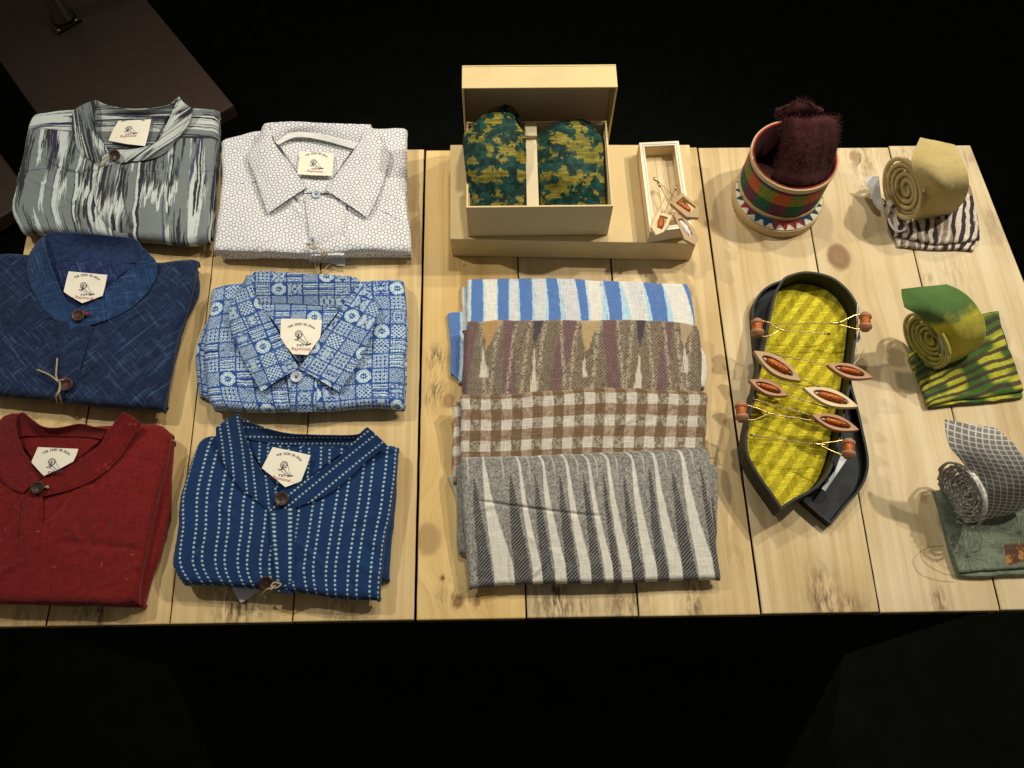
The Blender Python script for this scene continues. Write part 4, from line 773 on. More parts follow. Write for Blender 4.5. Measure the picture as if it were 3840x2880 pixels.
patch('collar_back', 't', [[(600, 150, 53), (720, 91, 57), (1100, 110, 58), (1560, 138, 57), (1650, 185, 53)], [(640, 250, 49), (780, 210, 52), (1100, 225, 53), (1450, 250, 52), (1600, 290, 48)], [(690, 385, 40), (850, 389, 39), (1100, 395, 39), (1300, 413, 39), (1490, 435, 40)]], M['fine'], P_tribal, sh, res=.0006, bulge=-.001, off=(.005, .004))
patch('collar_leaf', 't', [[(590, 150, 50), (540, 260, 46), (445, 450, 43), (480, 700, 40), (600, 960, 38), (738, 1202, 36.5)], [(620, 130, 55), (600, 300, 50), (600, 470, 46), (690, 690, 43), (800, 900, 41), (905, 1090, 38.5)], [(645, 180, 54), (685, 330, 51), (790, 490, 48.5), (900, 670, 46), (1000, 840, 43.5), (1085, 985, 41)]], M['fine'], P_tribal, sh, res=.0006, rot=.42, off=(.01, .01), bulge=.0015, stitch=.3)
patch('collar_leaf', 't', [[(1625, 165, 50), (1745, 300, 45), (1812, 470, 42.5), (1722, 740, 40), (1600, 980, 38), (1450, 1203, 36.5)], [(1610, 170, 54), (1640, 320, 50), (1620, 490, 46), (1520, 720, 43), (1400, 930, 41), (1270, 1095, 38.5)], [(1600, 205, 54), (1555, 320, 51), (1440, 490, 48.5), (1320, 650, 46), (1200, 820, 43.5), (1087, 985, 41)]], M['fine'], P_tribal, sh, res=.0006, rot=-.5, off=(.02, .01), bulge=.0015, stitch=.3)
patch('placket', 't', [[(960, 1010, 35.5), (990, 1160, 35), (1000, 1300, 34), (1010, 1388, 26)], [(1255, 1040, 35.5), (1245, 1200, 35), (1240, 1300, 34), (1240, 1385, 26)]], M['fine'], P_tribal, sh, res=.0006, bulge=.001, off=(.004, .011), stitch=.3)
button('t', 1060, 1066, 39, .0078, 'clear', sh, (0, -.15, 1))
label_patch('t', [(920, 528), (1100, 530), (1296, 540), (1288, 640), (1278, 705), (1215, 790), (1165, 862), (1095, 858), (1025, 854), (965, 780), (912, 700), (915, 610)], [(918, 528), (1298, 540), (908, 862)], 47, sh)
# --- dark red shirt
sh = thing('folded_shirt', 'plain dark red shirt with band collar and one brown button, at the near left corner', 'shirt', group=GRP)
PR0 = P_plain((.165, .010, .009), .22, 420, .55, (.50, .20, .12))
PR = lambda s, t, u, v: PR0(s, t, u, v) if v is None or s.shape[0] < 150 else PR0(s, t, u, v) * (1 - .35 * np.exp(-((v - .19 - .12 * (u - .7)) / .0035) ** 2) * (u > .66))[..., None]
slab('folded_back', 'r', [(-150, 260), (500, 260), (1205, 280)], [(1205, 280), (1185, 520), (1180, 760), (1110, 1060), (1020, 1340), (1000, 1425)], [(-200, 1415), (400, 1420), (1000, 1432)], [(-150, 260), (-180, 800), (-200, 1415)], 0, 18, M['slub'], PR, sh, res=.0012, seed=43, r=.008)
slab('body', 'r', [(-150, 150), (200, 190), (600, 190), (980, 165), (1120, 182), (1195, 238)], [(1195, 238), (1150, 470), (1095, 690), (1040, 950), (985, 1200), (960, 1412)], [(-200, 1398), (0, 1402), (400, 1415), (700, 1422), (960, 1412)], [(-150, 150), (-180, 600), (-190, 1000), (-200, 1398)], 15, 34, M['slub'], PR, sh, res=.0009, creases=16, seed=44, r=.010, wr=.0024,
     wfn=lambda u, v: -.002 * np.exp(-((v - .62 - .1 * u) / .02) ** 2) * (u > .5))
patch('neck_lining', 'r', [[(100, 260, 41), (400, 240, 40), (720, 260, 41)], [(215, 390, 36), (400, 390, 36), (580, 370, 36)], [(290, 545, 36), (320, 550, 36), (360, 530, 36)]], M['slub'], PR, sh, res=.0012)
patch('collar_back', 'r', [[(88, 130, 57), (150, 86, 61), (205, 125, 58), (290, 185, 54), (400, 195, 52), (550, 167, 54), (650, 188, 52), (745, 200, 50)], [(85, 270, 42), (180, 250, 43), (230, 252, 42), (300, 250, 41), (420, 252, 41), (550, 256, 41), (640, 260, 42), (700, 270, 43)]], M['slub'], PR, sh, bulge=-.002, res=.0012)
patch('collar_band', 'r', [[(20, 115, 50), (-60, 220, 42), (-60, 400, 38), (0, 530, 36.5), (70, 605, 36.5), (155, 645, 36.5)], [(70, 95, 57), (25, 220, 48), (40, 370, 43), (100, 480, 40), (160, 550, 39), (220, 590, 39)], [(118, 92, 61), (108, 200, 54), (150, 325, 48), (200, 420, 44), (250, 490, 42), (300, 535, 41)]], M['slub'], PR, sh, stitch=.35, res=.0012)
patch('collar_band', 'r', [[(978, 165, 46), (905, 280, 40), (805, 425, 37.5), (645, 555, 37), (480, 622, 36.5), (310, 665, 37), (160, 692, 37.5)], [(915, 115, 54), (830, 240, 47), (740, 370, 42.5), (610, 470, 40.5), (470, 540, 39.5), (320, 590, 39.5), (180, 655, 39.5)], [(850, 84, 60), (765, 190, 53), (695, 300, 48), (605, 385, 45), (495, 450, 43), (345, 515, 42), (205, 610, 41)]], M['slub'], PR, sh, stitch=.35, res=.0012)
patch('placket', 'r', [[(158, 690, 37), (148, 780, 36.5), (130, 1000, 36), (122, 1395, 26)], [(292, 665, 37), (290, 850, 36), (280, 1100, 35), (268, 1400, 25)]], M['slub'], PR, sh, bulge=.0012, stitch=.35, res=.0012)
button('r', 260, 604, 43.5, .0084, 'coco', sh)
cord('buttonhole_stitch', 'r', [[(300, 598, 42), (340, 605, 41.5)], [(305, 606, 42), (338, 594, 41.5)], [(322, 590, 42), (330, 612, 41.5)]], .0008, 'twine', sh, 8)
label_patch('r', [(262, 325), (400, 332), (541, 338), (525, 385), (505, 425), (400, 482), (303, 524), (260, 480), (216, 430), (238, 380)], [(255, 325), (541, 338), (200, 560)], 46, sh, (1, 0))
# --- indigo dotted shirt
sh = thing('folded_shirt', 'indigo shirt with paired rows of pale dots, band collar and coconut buttons', 'shirt', group=GRP)
pd = lambda s, t, u, v: P_dots(s + .010 * (1 - v) * (u < .5) * (.5 - u) * 2, t, u, v)
slab('folded_back', 'd', [(285, 300), (900, 300), (1648, 335)], [(1648, 335), (1630, 700), (1600, 1000), (1588, 1248)], [(90, 1150), (400, 1240), (1000, 1290), (1588, 1252)], [(285, 300), (180, 600), (125, 900), (80, 1130)], 0, 17, M['fine'], P_dots, sh, res=.0008, seed=53)
slab('body', 'd', [(278, 290), (400, 252), (800, 300), (1250, 320), (1550, 318), (1652, 325)], [(1652, 325), (1615, 700), (1560, 1000), (1530, 1250), (1522, 1380)], [(165, 1276), (500, 1292), (1000, 1340), (1300, 1376), (1522, 1382)], [(278, 290), (205, 480), (142, 700), (128, 900), (95, 1130), (165, 1276)], 14, 33, M['fine'], pd, sh, res=.0006, creases=16, seed=54, r=.0095, wr=.0018)
patch('neck_lining', 'd', [[(560, 262, 41), (950, 315, 40), (1320, 330, 41)], [(690, 440, 36), (900, 440, 35.5), (1150, 440, 36)], [(790, 620, 35.5), (870, 640, 35.5), (940, 610, 35.5)]], M['fine'], P_dots, sh, res=.0006)
patch('collar_back', 'd', [[(530, 112, 57), (610, 150, 56), (750, 202, 54), (900, 234, 54), (1150, 246, 54), (1370, 240, 56), (1430, 192, 58)], [(540, 262, 43), (680, 285, 42), (780, 304, 41), (900, 312, 41), (1100, 320, 41), (1250, 325, 42), (1330, 325, 44)]], M['fine'], lambda s, t, u, v: P_dots(t * 1.0 + .004, s, u, v), sh, res=.0006, bulge=-.002)
patch('collar_band', 'd', [[(385, 190, 46), (395, 330, 39), (450, 455, 37), (560, 612, 36.5), (640, 672, 36), (695, 714, 36), (758, 772, 36)], [(465, 135, 53), (495, 280, 45), (545, 415, 41), (635, 550, 39.5), (705, 615, 39), (750, 660, 38.5), (785, 715, 38)], [(548, 93, 59), (580, 230, 52), (632, 370, 47), (700, 490, 44), (765, 560, 42.5), (800, 610, 42), (815, 650, 41)]], M['fine'], P_dots, sh, res=.0006, rot=.15, off=(.006, 0), stitch=.3)
patch('collar_band', 'd', [[(1572, 315, 44), (1435, 420, 39), (1335, 512, 37.5), (1205, 622, 37), (1080, 690, 36.5), (910, 750, 36.5), (758, 782, 37)], [(1500, 245, 52), (1390, 350, 45), (1285, 455, 41.5), (1155, 555, 40), (1030, 630, 39.5), (890, 680, 39.5), (762, 720, 39.5)], [(1435, 186, 59), (1340, 292, 52), (1232, 400, 47.5), (1112, 490, 44.5), (985, 565, 43), (870, 610, 42), (775, 655, 41)]], M['fine'], P_dots, sh, res=.0006, rot=-.82, off=(.004, 0), stitch=.3)
patch('placket', 'd', [[(752, 775, 37), (762, 950, 36), (790, 1200, 35.5), (800, 1330, 26)], [(938, 745, 37), (932, 1000, 36), (926, 1200, 35.5), (925, 1338, 26)]], M['fine'], lambda s, t, u, v: P_dots((u * 0 + v) * .0175 + .0045, t, u, v), sh, res=.0006, bulge=.0012, stitch=.3)
button('d', 841, 684, 43.5, .0090, 'coco', sh); button('d', 735, 1268, 37, .0090, 'coco', sh, (0, -.5, 1))
cord('tag_string', 'd', [[(780, 1300, 39), (740, 1310, 39), (700, 1350, 22), (730, 1365, 15)], [(770, 1285, 40), (800, 1300, 38), (835, 1275, 39), (790, 1262, 40), (765, 1290, 40)], [(800, 1280, 40), (765, 1315, 38), (730, 1340, 25)]], .0011, 'twine', sh)
poly_plate('price_tag', [W('d', x, y, .004) for x, y in ((498, 1290), (505, 1318), (556, 1398), (572, 1396), (688, 1322), (690, 1290))], .0004, M['paper'], sh)
label_patch('d', [(778, 325), (900, 350), (1041, 381), (1010, 470), (975, 560), (920, 582), (866, 602), (785, 535), (704, 470), (740, 400)], [(775, 325), (1041, 381), (690, 560)], 46, sh)
# ================================================================ folded scarves
GS = 'folded scarves overlapping in one stack'
sc = thing('folded_scarf', 'blue and white striped scarf, topmost of the overlapping scarves', 'scarf', group=GS)
slab('folded_back', 'su', [(180, 155), (1000, 110), (1890, 145)], [(1890, 145), (1950, 500), (2030, 700), (2020, 900)], [(160, 880), (1000, 900), (2020, 920)], [(180, 155), (185, 400), (195, 700), (160, 880)], 0, 9, M['wool'], P_s1, sc, res=.0014, seed=62, r=.004)
slab('folded_flap', 'su', [(75, 365), (105, 350), (260, 340)], [(260, 340), (260, 600), (240, 870)], [(110, 800), (170, 868), (240, 870)], [(75, 365), (95, 560), (100, 790), (110, 800)], 0, 7, M['wool'], lambda s, t, u, v: P_s1(s, t, .02 + u * .10, v * .3 + .1), sc, res=.001, seed=63, r=.003)
slab('folded_layers', 'su', [(222, 98), (700, 92), (1200, 106), (1882, 135)], [(1882, 135), (1915, 250), (1940, 430), (1960, 900)], [(222, 900), (1000, 900), (1960, 900)], [(222, 98), (222, 440), (222, 900)], 8, 20, M['wool'], P_s1, sc, creases=7, seed=64, r=.006, wr=.001)
sc = thing('folded_scarf', 'brown and purple ikat scarf with cream spikes, below the blue striped scarf', 'scarf', group=GS)
slab('folded_back', 'su', [(190, 480), (1000, 460), (1968, 470)], [(1968, 470), (1990, 700), (1990, 950), (1980, 1130)], [(190, 1130), (1000, 1130), (1980, 1130)], [(190, 480), (205, 560), (188, 850), (190, 1130)], 2, 12, M['wool'], P_s2, sc, res=.0012, seed=72, r=.004, lift=.016)
slab('folded_layers', 'su', [(228, 417), (540, 406), (1000, 406), (1550, 404), (1790, 415), (1962, 446)], [(1962, 446), (1962, 600), (1984, 860), (1975, 1100)], [(205, 1115), (1000, 1110), (1975, 1100)], [(228, 417), (212, 600), (202, 850), (205, 1115)], 11, 21, M['wool'], P_s2, sc, creases=7, seed=74, r=.005, wr=.001, lift=.016)
sc = thing('folded_scarf', 'brown and cream checked scarf between the purple ikat scarf and the grey wedge-striped one', 'scarf', group=GS)
slab('folded_back', 'su', [(118, 1060), (200, 1020), (1000, 1000), (2012, 980)], [(2012, 980), (2020, 1200), (2010, 1500), (2000, 1640)], [(120, 1640), (1000, 1640), (2000, 1640)], [(118, 1060), (125, 1150), (112, 1330), (120, 1640)], 2, 13, M['linen'], P_s3, sc, res=.0012, seed=82, r=.004, lift=.018)
slab('folded_layers', 'su', [(173, 962), (450, 968), (760, 942), (1050, 922), (1330, 915), (1600, 925), (2005, 942)], [(2005, 942), (2028, 1010), (2015, 1200), (2002, 1380), (2000, 1620)], [(178, 1620), (1000, 1610), (2000, 1600)], [(173, 962), (178, 1200), (172, 1400), (178, 1620)], 12, 23, M['linen'], P_s3, sc, creases=7, seed=84, r=.005, wr=.001, lift=.018)
sc = thing('folded_scarf', 'grey scarf with black and white tapering wedges, nearest of the overlapping scarves', 'scarf', group=GS)
slab('folded_back', 'sl', [(140, 195), (1000, 150), (2075, 180)], [(2075, 180), (2108, 280), (2110, 600), (2095, 900)], [(155, 855), (400, 900), (1200, 950), (2095, 900)], [(140, 195), (150, 500), (165, 850)], 2, 13, M['wool'], P_s4, sc, res=.0012, seed=92, r=.004, lift=.016)
slab('folded_flap', 'sl', [(80, 280), (130, 272), (300, 260)], [(300, 260), (300, 500), (300, 880)], [(180, 860), (222, 880), (300, 880)], [(80, 280), (130, 400), (170, 600), (180, 860)], 0, 7, M['wool'], P_plain((.50, .48, .42), .15, 500), sc, res=.0012, seed=93, r=.003)
slab('folded_layers', 'sl', [(180, 128), (560, 124), (960, 114), (1500, 86), (1760, 75), (1955, 62)], [(1955, 62), (2035, 120), (2060, 400), (2100, 750), (2135, 1055)], [(238, 1132), (400, 1108), (700, 1086), (1100, 1084), (1600, 1072), (1750, 1060), (2135, 1056)], [(180, 128), (188, 500), (215, 850), (238, 1132)], 10, 22, M['wool'], P_s4, sc, creases=7, seed=94, r=.006, wr=.0018, lift=.018,
     wfn=lambda u, v: -.0028 * np.exp(-((v - .33 - .45 * u + .2 * u * u) / .012) ** 2) * ss(.04, .1, u) * (1 - ss(.45, .6, u)))
#--PART5--
# ================================================================ boxes
fb = thing('flat_box', 'long low pale gold cardboard box under the open gift box', 'box')
FZ = .0455
hexa('box_lid', [W('gift', 58, 760, .0455) * [1, 1, 0] + [0, .012, .001], W('gift', 58, 1445, .0455) * [1, 1, 0] + [0, 0, .001], W('pins', 1055, 1385, .0455) * [1, 1, 0] + [0, 0, .001], W('pins', 1000, 250, .0455) * [1, 1, 0] + [-.002, .008, .001],
     W('gift', 58, 760, FZ) + [0, .012, 0], W('gift', 58, 1445, FZ), W('pins', 1055, 1385, FZ), W('pins', 1000, 250, FZ) + [-.002, .008, 0]][::1], M['board'], fb, .0012)
gb = thing('gift_box', 'open pale gold gift box with its lid standing up behind, holding two green ties', 'gift box')
X0, X1, Y0, Y1, Z0, Z1 = -.0425, .158, .5275, .6755, FZ + .0008, .116
def tray5(name, x0, x1, y0, y1, z0, z1, t, mat, parent):
    V = []; Fc = []
    o = [(x0, y0), (x1, y0), (x1, y1), (x0, y1)]; i = [(x0 + t, y0 + t), (x1 - t, y0 + t), (x1 - t, y1 - t), (x0 + t, y1 - t)]
    V = [(*p, z0) for p in o] + [(*p, z1) for p in o] + [(*p, z1) for p in i] + [(*p, z0 + t) for p in i]
    Fc = [(3, 2, 1, 0), (12, 13, 14, 15)]
    for k in range(4):
        n = (k + 1) % 4; Fc += [(k, n, 4 + n, 4 + k), (4 + k, 4 + n, 8 + n, 8 + k), (8 + k, 8 + n, 12 + n, 12 + k)]
    ob = raw_mesh(name, V, Fc, mat, parent, smooth=False); add_bevel(ob, .0006); return ob
tray5('box_base', X0, X1, Y0, Y1, Z0, Z1, .0028, M['board'], gb)
boxes('inner_lining', [(X0 + .0032, X0 + .0042, Y0 + .0035, Y1 - .0035, Z0 + .004, Z1 - .004), (X1 - .0042, X1 - .0032, Y0 + .0035, Y1 - .0035, Z0 + .004, Z1 - .004), (X0 + .005, X1 - .005, Y1 - .0042, Y1 - .0032, Z0 + .004, Z1 - .003)], M['boardin'], gb, .0002)
dx0 = W('gift', 655, 1195, .113)[0]; dx1 = W('gift', 750, 1195, .113)[0]
boxes('divider', [(dx0, dx1, Y0 + .0035, Y1 - .03, Z0 + .004, .1125), (dx0 - .0003, dx1 + .0003, Y1 - .029, Y1 - .0045, Z0 + .004, .119)], M['boardin'], gb, .0008)
# lid: plate standing upright, skirts facing the viewer
lx0, lx1, ly0, ly1, lz0, lz1, t = -.0465, .1665, .6775, .718, FZ + .0012, .1805, .0026
boxes('box_lid', [(lx0, lx1, ly1 - t, ly1, lz0, lz1), (lx0, lx1, ly0, ly1 - t - .0002, lz1 - t, lz1 - .0003), (lx0, lx0 + t, ly0, ly1 - t - .0002, lz0, lz1 - t - .0002), (lx1 - t, lx1, ly0, ly1 - t - .0002, lz0, lz1 - t - .0002), (lx0 + t + .0002, lx1 - t - .0002, ly0 + .001, ly1 - t - .0002, lz0, lz0 + t)], M['board'], gb, .0007)
boxes('lid_lining', [(lx0 + t + .001, lx1 - t - .001, ly1 - t - .0012, ly1 - t - .0004, lz0 + .004, lz1 - t - .001)], M['boardin'], gb, .0002)
GT = 'ties packed in the gift box'
ti = thing('rolled_tie', 'green and gold brocade tie with raised peaked end, left of the gift box divider', 'tie', group=GT)
patch('front_fold', 'gift', [[(368, 428, 138), (420, 414, 140), (475, 408, 141), (520, 430, 140), (562, 470, 137)], [(280, 510, 139), (360, 480, 143), (440, 475, 145), (520, 490, 144), (582, 540, 138)], [(196, 600, 132), (300, 580, 143), (420, 570, 148), (530, 580, 145), (640, 620, 134)], [(158, 655, 128), (280, 680, 143), (400, 690, 148), (520, 690, 144), (648, 690, 128)], [(180, 900, 122), (290, 905, 135), (410, 905, 139), (530, 905, 135), (648, 900, 122)], [(204, 1186, 104), (310, 1188, 110), (420, 1190, 111), (530, 1190, 109), (644, 1188, 104)]], M['silk'], P_brocade, ti, thick=.012, wr=.0025, res=.0009)
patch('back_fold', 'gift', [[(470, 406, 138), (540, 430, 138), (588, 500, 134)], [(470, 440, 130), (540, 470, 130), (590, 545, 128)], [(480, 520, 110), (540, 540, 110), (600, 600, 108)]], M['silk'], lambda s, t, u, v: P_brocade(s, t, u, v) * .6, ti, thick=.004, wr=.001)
ti = thing('rolled_tie', 'green and gold brocade tie, right of the gift box divider', 'tie', group=GT)
patch('front_fold', 'gift', [[(905, 540, 118), (960, 528, 120), (1030, 522, 121), (1090, 514, 121), (1150, 535, 117)], [(800, 580, 120), (880, 565, 129), (980, 560, 133), (1090, 560, 131), (1195, 595, 119)], [(732, 630, 116), (860, 630, 132), (985, 630, 137), (1110, 630, 133), (1235, 650, 116)], [(722, 700, 112), (850, 720, 130), (985, 730, 136), (1120, 730, 131), (1248, 710, 113)], [(745, 950, 108), (870, 955, 125), (1000, 960, 130), (1130, 960, 125), (1256, 950, 110)], [(766, 1186, 98), (880, 1188, 104), (1000, 1190, 106), (1140, 1190, 103), (1272, 1188, 98)]], M['silk'], P_brocade, ti, thick=.012, wr=.003, res=.0009, off=(.02, .03))
# ================================================================ small wooden tray with three pins
tw = thing('wooden_tray', 'small open pale wooden tray standing on the right end of the flat box', 'tray')
oc = [W('pins', x, y, .072) for x, y in ((500, 1250), (1000, 1190), (846, 156), (370, 178))]
def inset(P, d):
    c = np.mean(P, 0); n = len(P); out = []
    for i in range(n):
        a = P[i] - P[i - 1]; b = P[(i + 1) % n] - P[i]; a = a / np.linalg.norm(a); b = b / np.linalg.norm(b)
        na = np.array([-a[1], a[0], 0]); nb = np.array([-b[1], b[0], 0]); m = na + nb; m = m / (1 + na @ nb); out.append(P[i] + m * d)
    return out
ic = inset(oc, .0075); q0 = lambda P: [(p[0], p[1]) for p in P]
ob = ring_solid('tray_wall', q0(oc), q0(ic), FZ + .0012, .0715, FZ + .0012, .0715, M['traywood'], tw); add_bevel(ob, .0004)
ob = ring_solid('tray_rim', q0(inset(oc, .0003)), q0(inset(oc, .0042)), .0717, .0727, .0717, .0727, M['traywhite'], tw)
ob = ring_solid('tray_rim', q0(inset(oc, .0050)), q0(inset(oc, .0073)), .0717, .0725, .0717, .0725, M['traywhite'], tw)
fl = inset(oc, .0077); fz = FZ + .005
for k in range(4):
    f0, f1 = [0, .42, .62, .80][k] + .004, [.42, .62, .80, 1][k] - .004
    L0, L1 = fl[0] + (fl[1] - fl[0]) * f0, fl[0] + (fl[1] - fl[0]) * f1; K0, K1 = fl[3] + (fl[2] - fl[3]) * f0, fl[3] + (fl[2] - fl[3]) * f1
    hexa('tray_floor', [(*p[:2], z) for z in (FZ + .0014, fz) for p in (L0, L1, K1, K0)], M['traywood'], tw, .0003)
def capsule(name, A, B, r, mat, parent, k=16):
    A, B = np.array(A), np.array(B); L = np.linalg.norm(B - A); return lathe(name, A, B - A, [(0, 0), (r * .45, .0005), (r * .75, L * .06), (r, L * .2), (r * 1.05, L * .5), (r, L * .8), (r * .7, L * .95), (r * .4, L - .0003), (0, L)], mat, parent, k)
def lapel_pin(label, reg, outer, inner, zo, th, wood, wind, bob, needle, clutch, group, nm='lapel_pin'):
    t_ = thing(nm, label, 'pin', group=group)
    O = WP(reg, [(x, y, z) for x, y, z in outer]); I = WP(reg, [(x, y, z) for x, y, z in inner])
    ob = ring_solid('shuttle_frame', [tuple(p) for p in O], [tuple(p) for p in I], -th, 0, -th * .8, 0, M[wood], t_); add_bevel(ob, .0007, 2)
    A, B = WP(reg, bob[:2]); A[2] -= th * .45; B[2] -= th * .45; capsule('winding', A, B, bob[2], M[wind], t_)
    d = (B - A) / np.linalg.norm(B - A); lathe('bobbin_tip', B - d * .0002, d, [(0, 0), (.0013, 0), (.0011, .003), (0, .0032)], M['traywhite'], t_, 12)
    tubes('needle', [WP(reg, needle)], .00055, M['brass'], t_, 16, 6)
    if clutch:
        A, B = WP(reg, clutch); lathe('clutch', A, B - A, [(0, 0), (.0018, 0), (.0021, .0008), (.0021, .0062), (.0012, .0068), (.0012, .0095), (0, .0097)], M['steel'], t_, 16)
    return t_
GP = 'pins with wooden shuttle heads lying in the wooden tray'
lapel_pin('shuttle pin with copper winding, on the right rim of the wooden tray, topmost', 'pins', [(745, 895, 79), (880, 768, 81), (1000, 868, 80), (1097, 950, 79), (1083, 1072, 78), (940, 1062, 78)], [(812, 898, 79), (900, 822, 81), (975, 885, 80), (1048, 942, 79), (985, 1015, 78), (905, 962, 78)], 79, .006, 'pinwood', 'copper', ((835, 868, 79), (990, 985, 79), .0042), [(800, 840, 78), (740, 770, 74), (600, 640, 68)], [(545, 600, 67), (610, 650, 69)], GP)
lapel_pin('shuttle pin with copper winding, resting on the near left rim of the wooden tray', 'pins', [(590, 1000, 78), (768, 1045, 78), (720, 1160, 79), (665, 1245, 80), (575, 1280, 80), (515, 1180, 79)], [(624, 1042, 78), (716, 1068, 78), (692, 1128, 79), (645, 1212, 80), (600, 1196, 80), (570, 1162, 79)], 79, .006, 'traywood', 'copper', ((650, 1060, 78), (622, 1195, 79), .0042), [(680, 1005, 77), (735, 880, 74), (795, 745, 70)], [(822, 700, 68), (785, 765, 70)], GP)
lapel_pin('shuttle pin wound with white floss, hanging over the near edge of the wooden tray', 'pins', [(780, 1022, 74), (872, 1008, 74), (1000, 1170, 74), (1085, 1310, 73), (1045, 1398, 72), (915, 1330, 73)], [(838, 1092, 74), (886, 1078, 74), (958, 1170, 74), (1015, 1270, 73), (965, 1290, 72), (898, 1215, 73)], 74, .006, 'pinwood', 'cotton', ((862, 1098, 75), (985, 1272, 74), .0036), [(800, 1020, 74), (720, 880, 72), (632, 712, 66)], [(600, 655, 64), (640, 725, 66)], GP)
# ================================================================ woven basket and its lid
def polar_sheet(name, C, r0, r1, z, n, m, mat, parent, pat, tilt=0):
    th = np.linspace(0, 2 * math.pi, n)[None]; r = np.linspace(r0, r1, m)[:, None]
    G = np.stack([C[0] + r * np.cos(th), C[1] + r * np.sin(th), z + 0 * r * th], -1); c = pat(r + 0 * th, th + 0 * r)
    return sheet(name, G, mat, parent, c, np.stack([G[..., 0], G[..., 1]], -1), .0008)
bl = thing('round_lid', 'round woven lid edged with white triangular teeth, under the plaid basket', 'lid'); BC = np.array([.4265, .6165])
lathe('lid_band', (BC[0], BC[1], 0), (0, 0, 1), [(.0, .0012), (.0655, .0012), (.0672, .002), (.0680, .006), (.0680, .016), (.0672, .0178), (.0660, .0172), (0, .0165)], M['cane'], bl, 90)
def p_lid(r, th):
    x, y = r * np.cos(th), r * np.sin(th); k = fbm(x * 55, y * 55, 4, 2); c = mixc((.30, .035, .035), (.16, .03, .10), ss(.4, .55, k)); c = mixc(c, (.012, .07, .14), ss(.64, .68, vn(th * 2.2 + 7, r * 20, 8)))
    c = c * (.7 + .5 * vn(x * 900, y * 900, 3))[..., None]; q = np.abs(((th * 26 / (2 * math.pi)) % 1) * 2 - 1)
    m = ss(-.0004, .0004, r - (.0655 - .0090 * np.clip((q - .16) / .60, 0, 1))); return mixc(c, (.74, .69, .50), m)
polar_sheet('woven_top', BC, .002, .0656, .0190, 500, 70, M['linen'], bl, p_lid)
bk = thing('woven_basket', 'round basket in red, green and purple plaid weave with cane rims and red lining', 'basket'); KC = np.array([.4295, .6300]); KR, KZ0, KZ1 = .0612, .0200, .0925
def p_bask(th, h):
    k = np.floor(th * 16 / (2 * math.pi)); f = th * 16 / (2 * math.pi) - k; odd = (k % 2) > .5; a = th * KR; z = h * .07
    wv = (vn(a * 900, z * 260, 3) * .5 + .75); st = (np.sin(a * 2 * math.pi / .0016) > 0) * .25 + .8
    zig = (np.sin(z * 2 * math.pi / .0042 + np.abs(((a / .0045) % 1) - .5) * 3.5) > 0) * .5 + .62
    g = np.where(odd[..., None], np.array([.10, .025, .06]), np.array([.008, .085, .045])); top = np.where(odd[..., None], np.array([.11, .02, .09]), np.array([.008, .05, .12])); mid = np.where(odd[..., None], np.array([.42, .10, .025]), np.array([.16, .19, .02])); bot = np.where(odd[..., None], np.array([.22, .03, .02]), np.array([.09, .06, .03]))
    c = g * st[..., None]; c = np.where((h > .78)[..., None], top * st[..., None], c); c = np.where(((h > .45) & (h <= .78))[..., None], mid * zig[..., None], c); c = np.where((h < .12)[..., None], bot * zig[..., None], c)
    return c * wv[..., None] * 1.15
th = np.linspace(0, 2 * math.pi, 420)[None]; h = np.linspace(0, 1, 110)[:, None]; rr = KR + .0006 * np.sin(h * math.pi) + .0003 * np.sin(th * 120)
G = np.stack([KC[0] + rr * np.cos(th), KC[1] + rr * np.sin(th), KZ0 + (KZ1 - KZ0) * h + 0 * th], -1)
sheet('woven_wall', G, M['linen'], bk, p_bask(th + 0 * h + .12, h + 0 * th), np.stack([th * KR + 0 * h, h * .07 + 0 * th], -1), .0015, up=False)
for z0, z1 in ((KZ0 - .001, KZ0 + .0065), (KZ1 - .0075, KZ1 + .0005)):
    lathe('cane_rim', (KC[0], KC[1], z0), (0, 0, 1), [(KR - .0005, 0), (KR + .0018, 0), (KR + .0022, .001), (KR + .0022, z1 - z0 - .001), (KR + .0018, z1 - z0), (KR - .0005, z1 - z0), (KR - .0005, 0)], M['cane'], bk, 90, cap=False)
M['redlin'] = plain('red_lining', (.34, .028, .018), .8, nscale=700, namt=.15, bump=.3); M['darkin'] = plain('dark_inside', (.040, .007, .006), .95, nscale=700, namt=.15, bump=.3)
lathe('dark_inside', (KC[0], KC[1], KZ0), (0, 0, 1), [(0, .003), (KR - .005, .003), (KR - .0036, .005), (KR - .0036, KZ1 - KZ0 - .004), (KR - .0030, KZ1 - KZ0 - .0035)], M['darkin'], bk, 90, cap=False)  # near-black surface inside the red one, up to just below the rim
lathe('red_lining', (KC[0], KC[1], KZ0), (0, 0, 1), [(0, .0022), (KR - .004, .0022), (KR - .0030, .004), (KR - .0030, KZ1 - KZ0 - .001), (KR - .0024, KZ1 - KZ0 + .0014), (KR - .0008, KZ1 - KZ0 + .0014), (KR - .0006, KZ1 - KZ0 + .0008)], M['redlin'], bk, 90, cap=False)
ft = thing('felt_tie', 'fuzzy maroon felt tie standing folded in the plaid basket', 'tie')
PF = P_plain((.052, .0150, .0155), .45, 90)
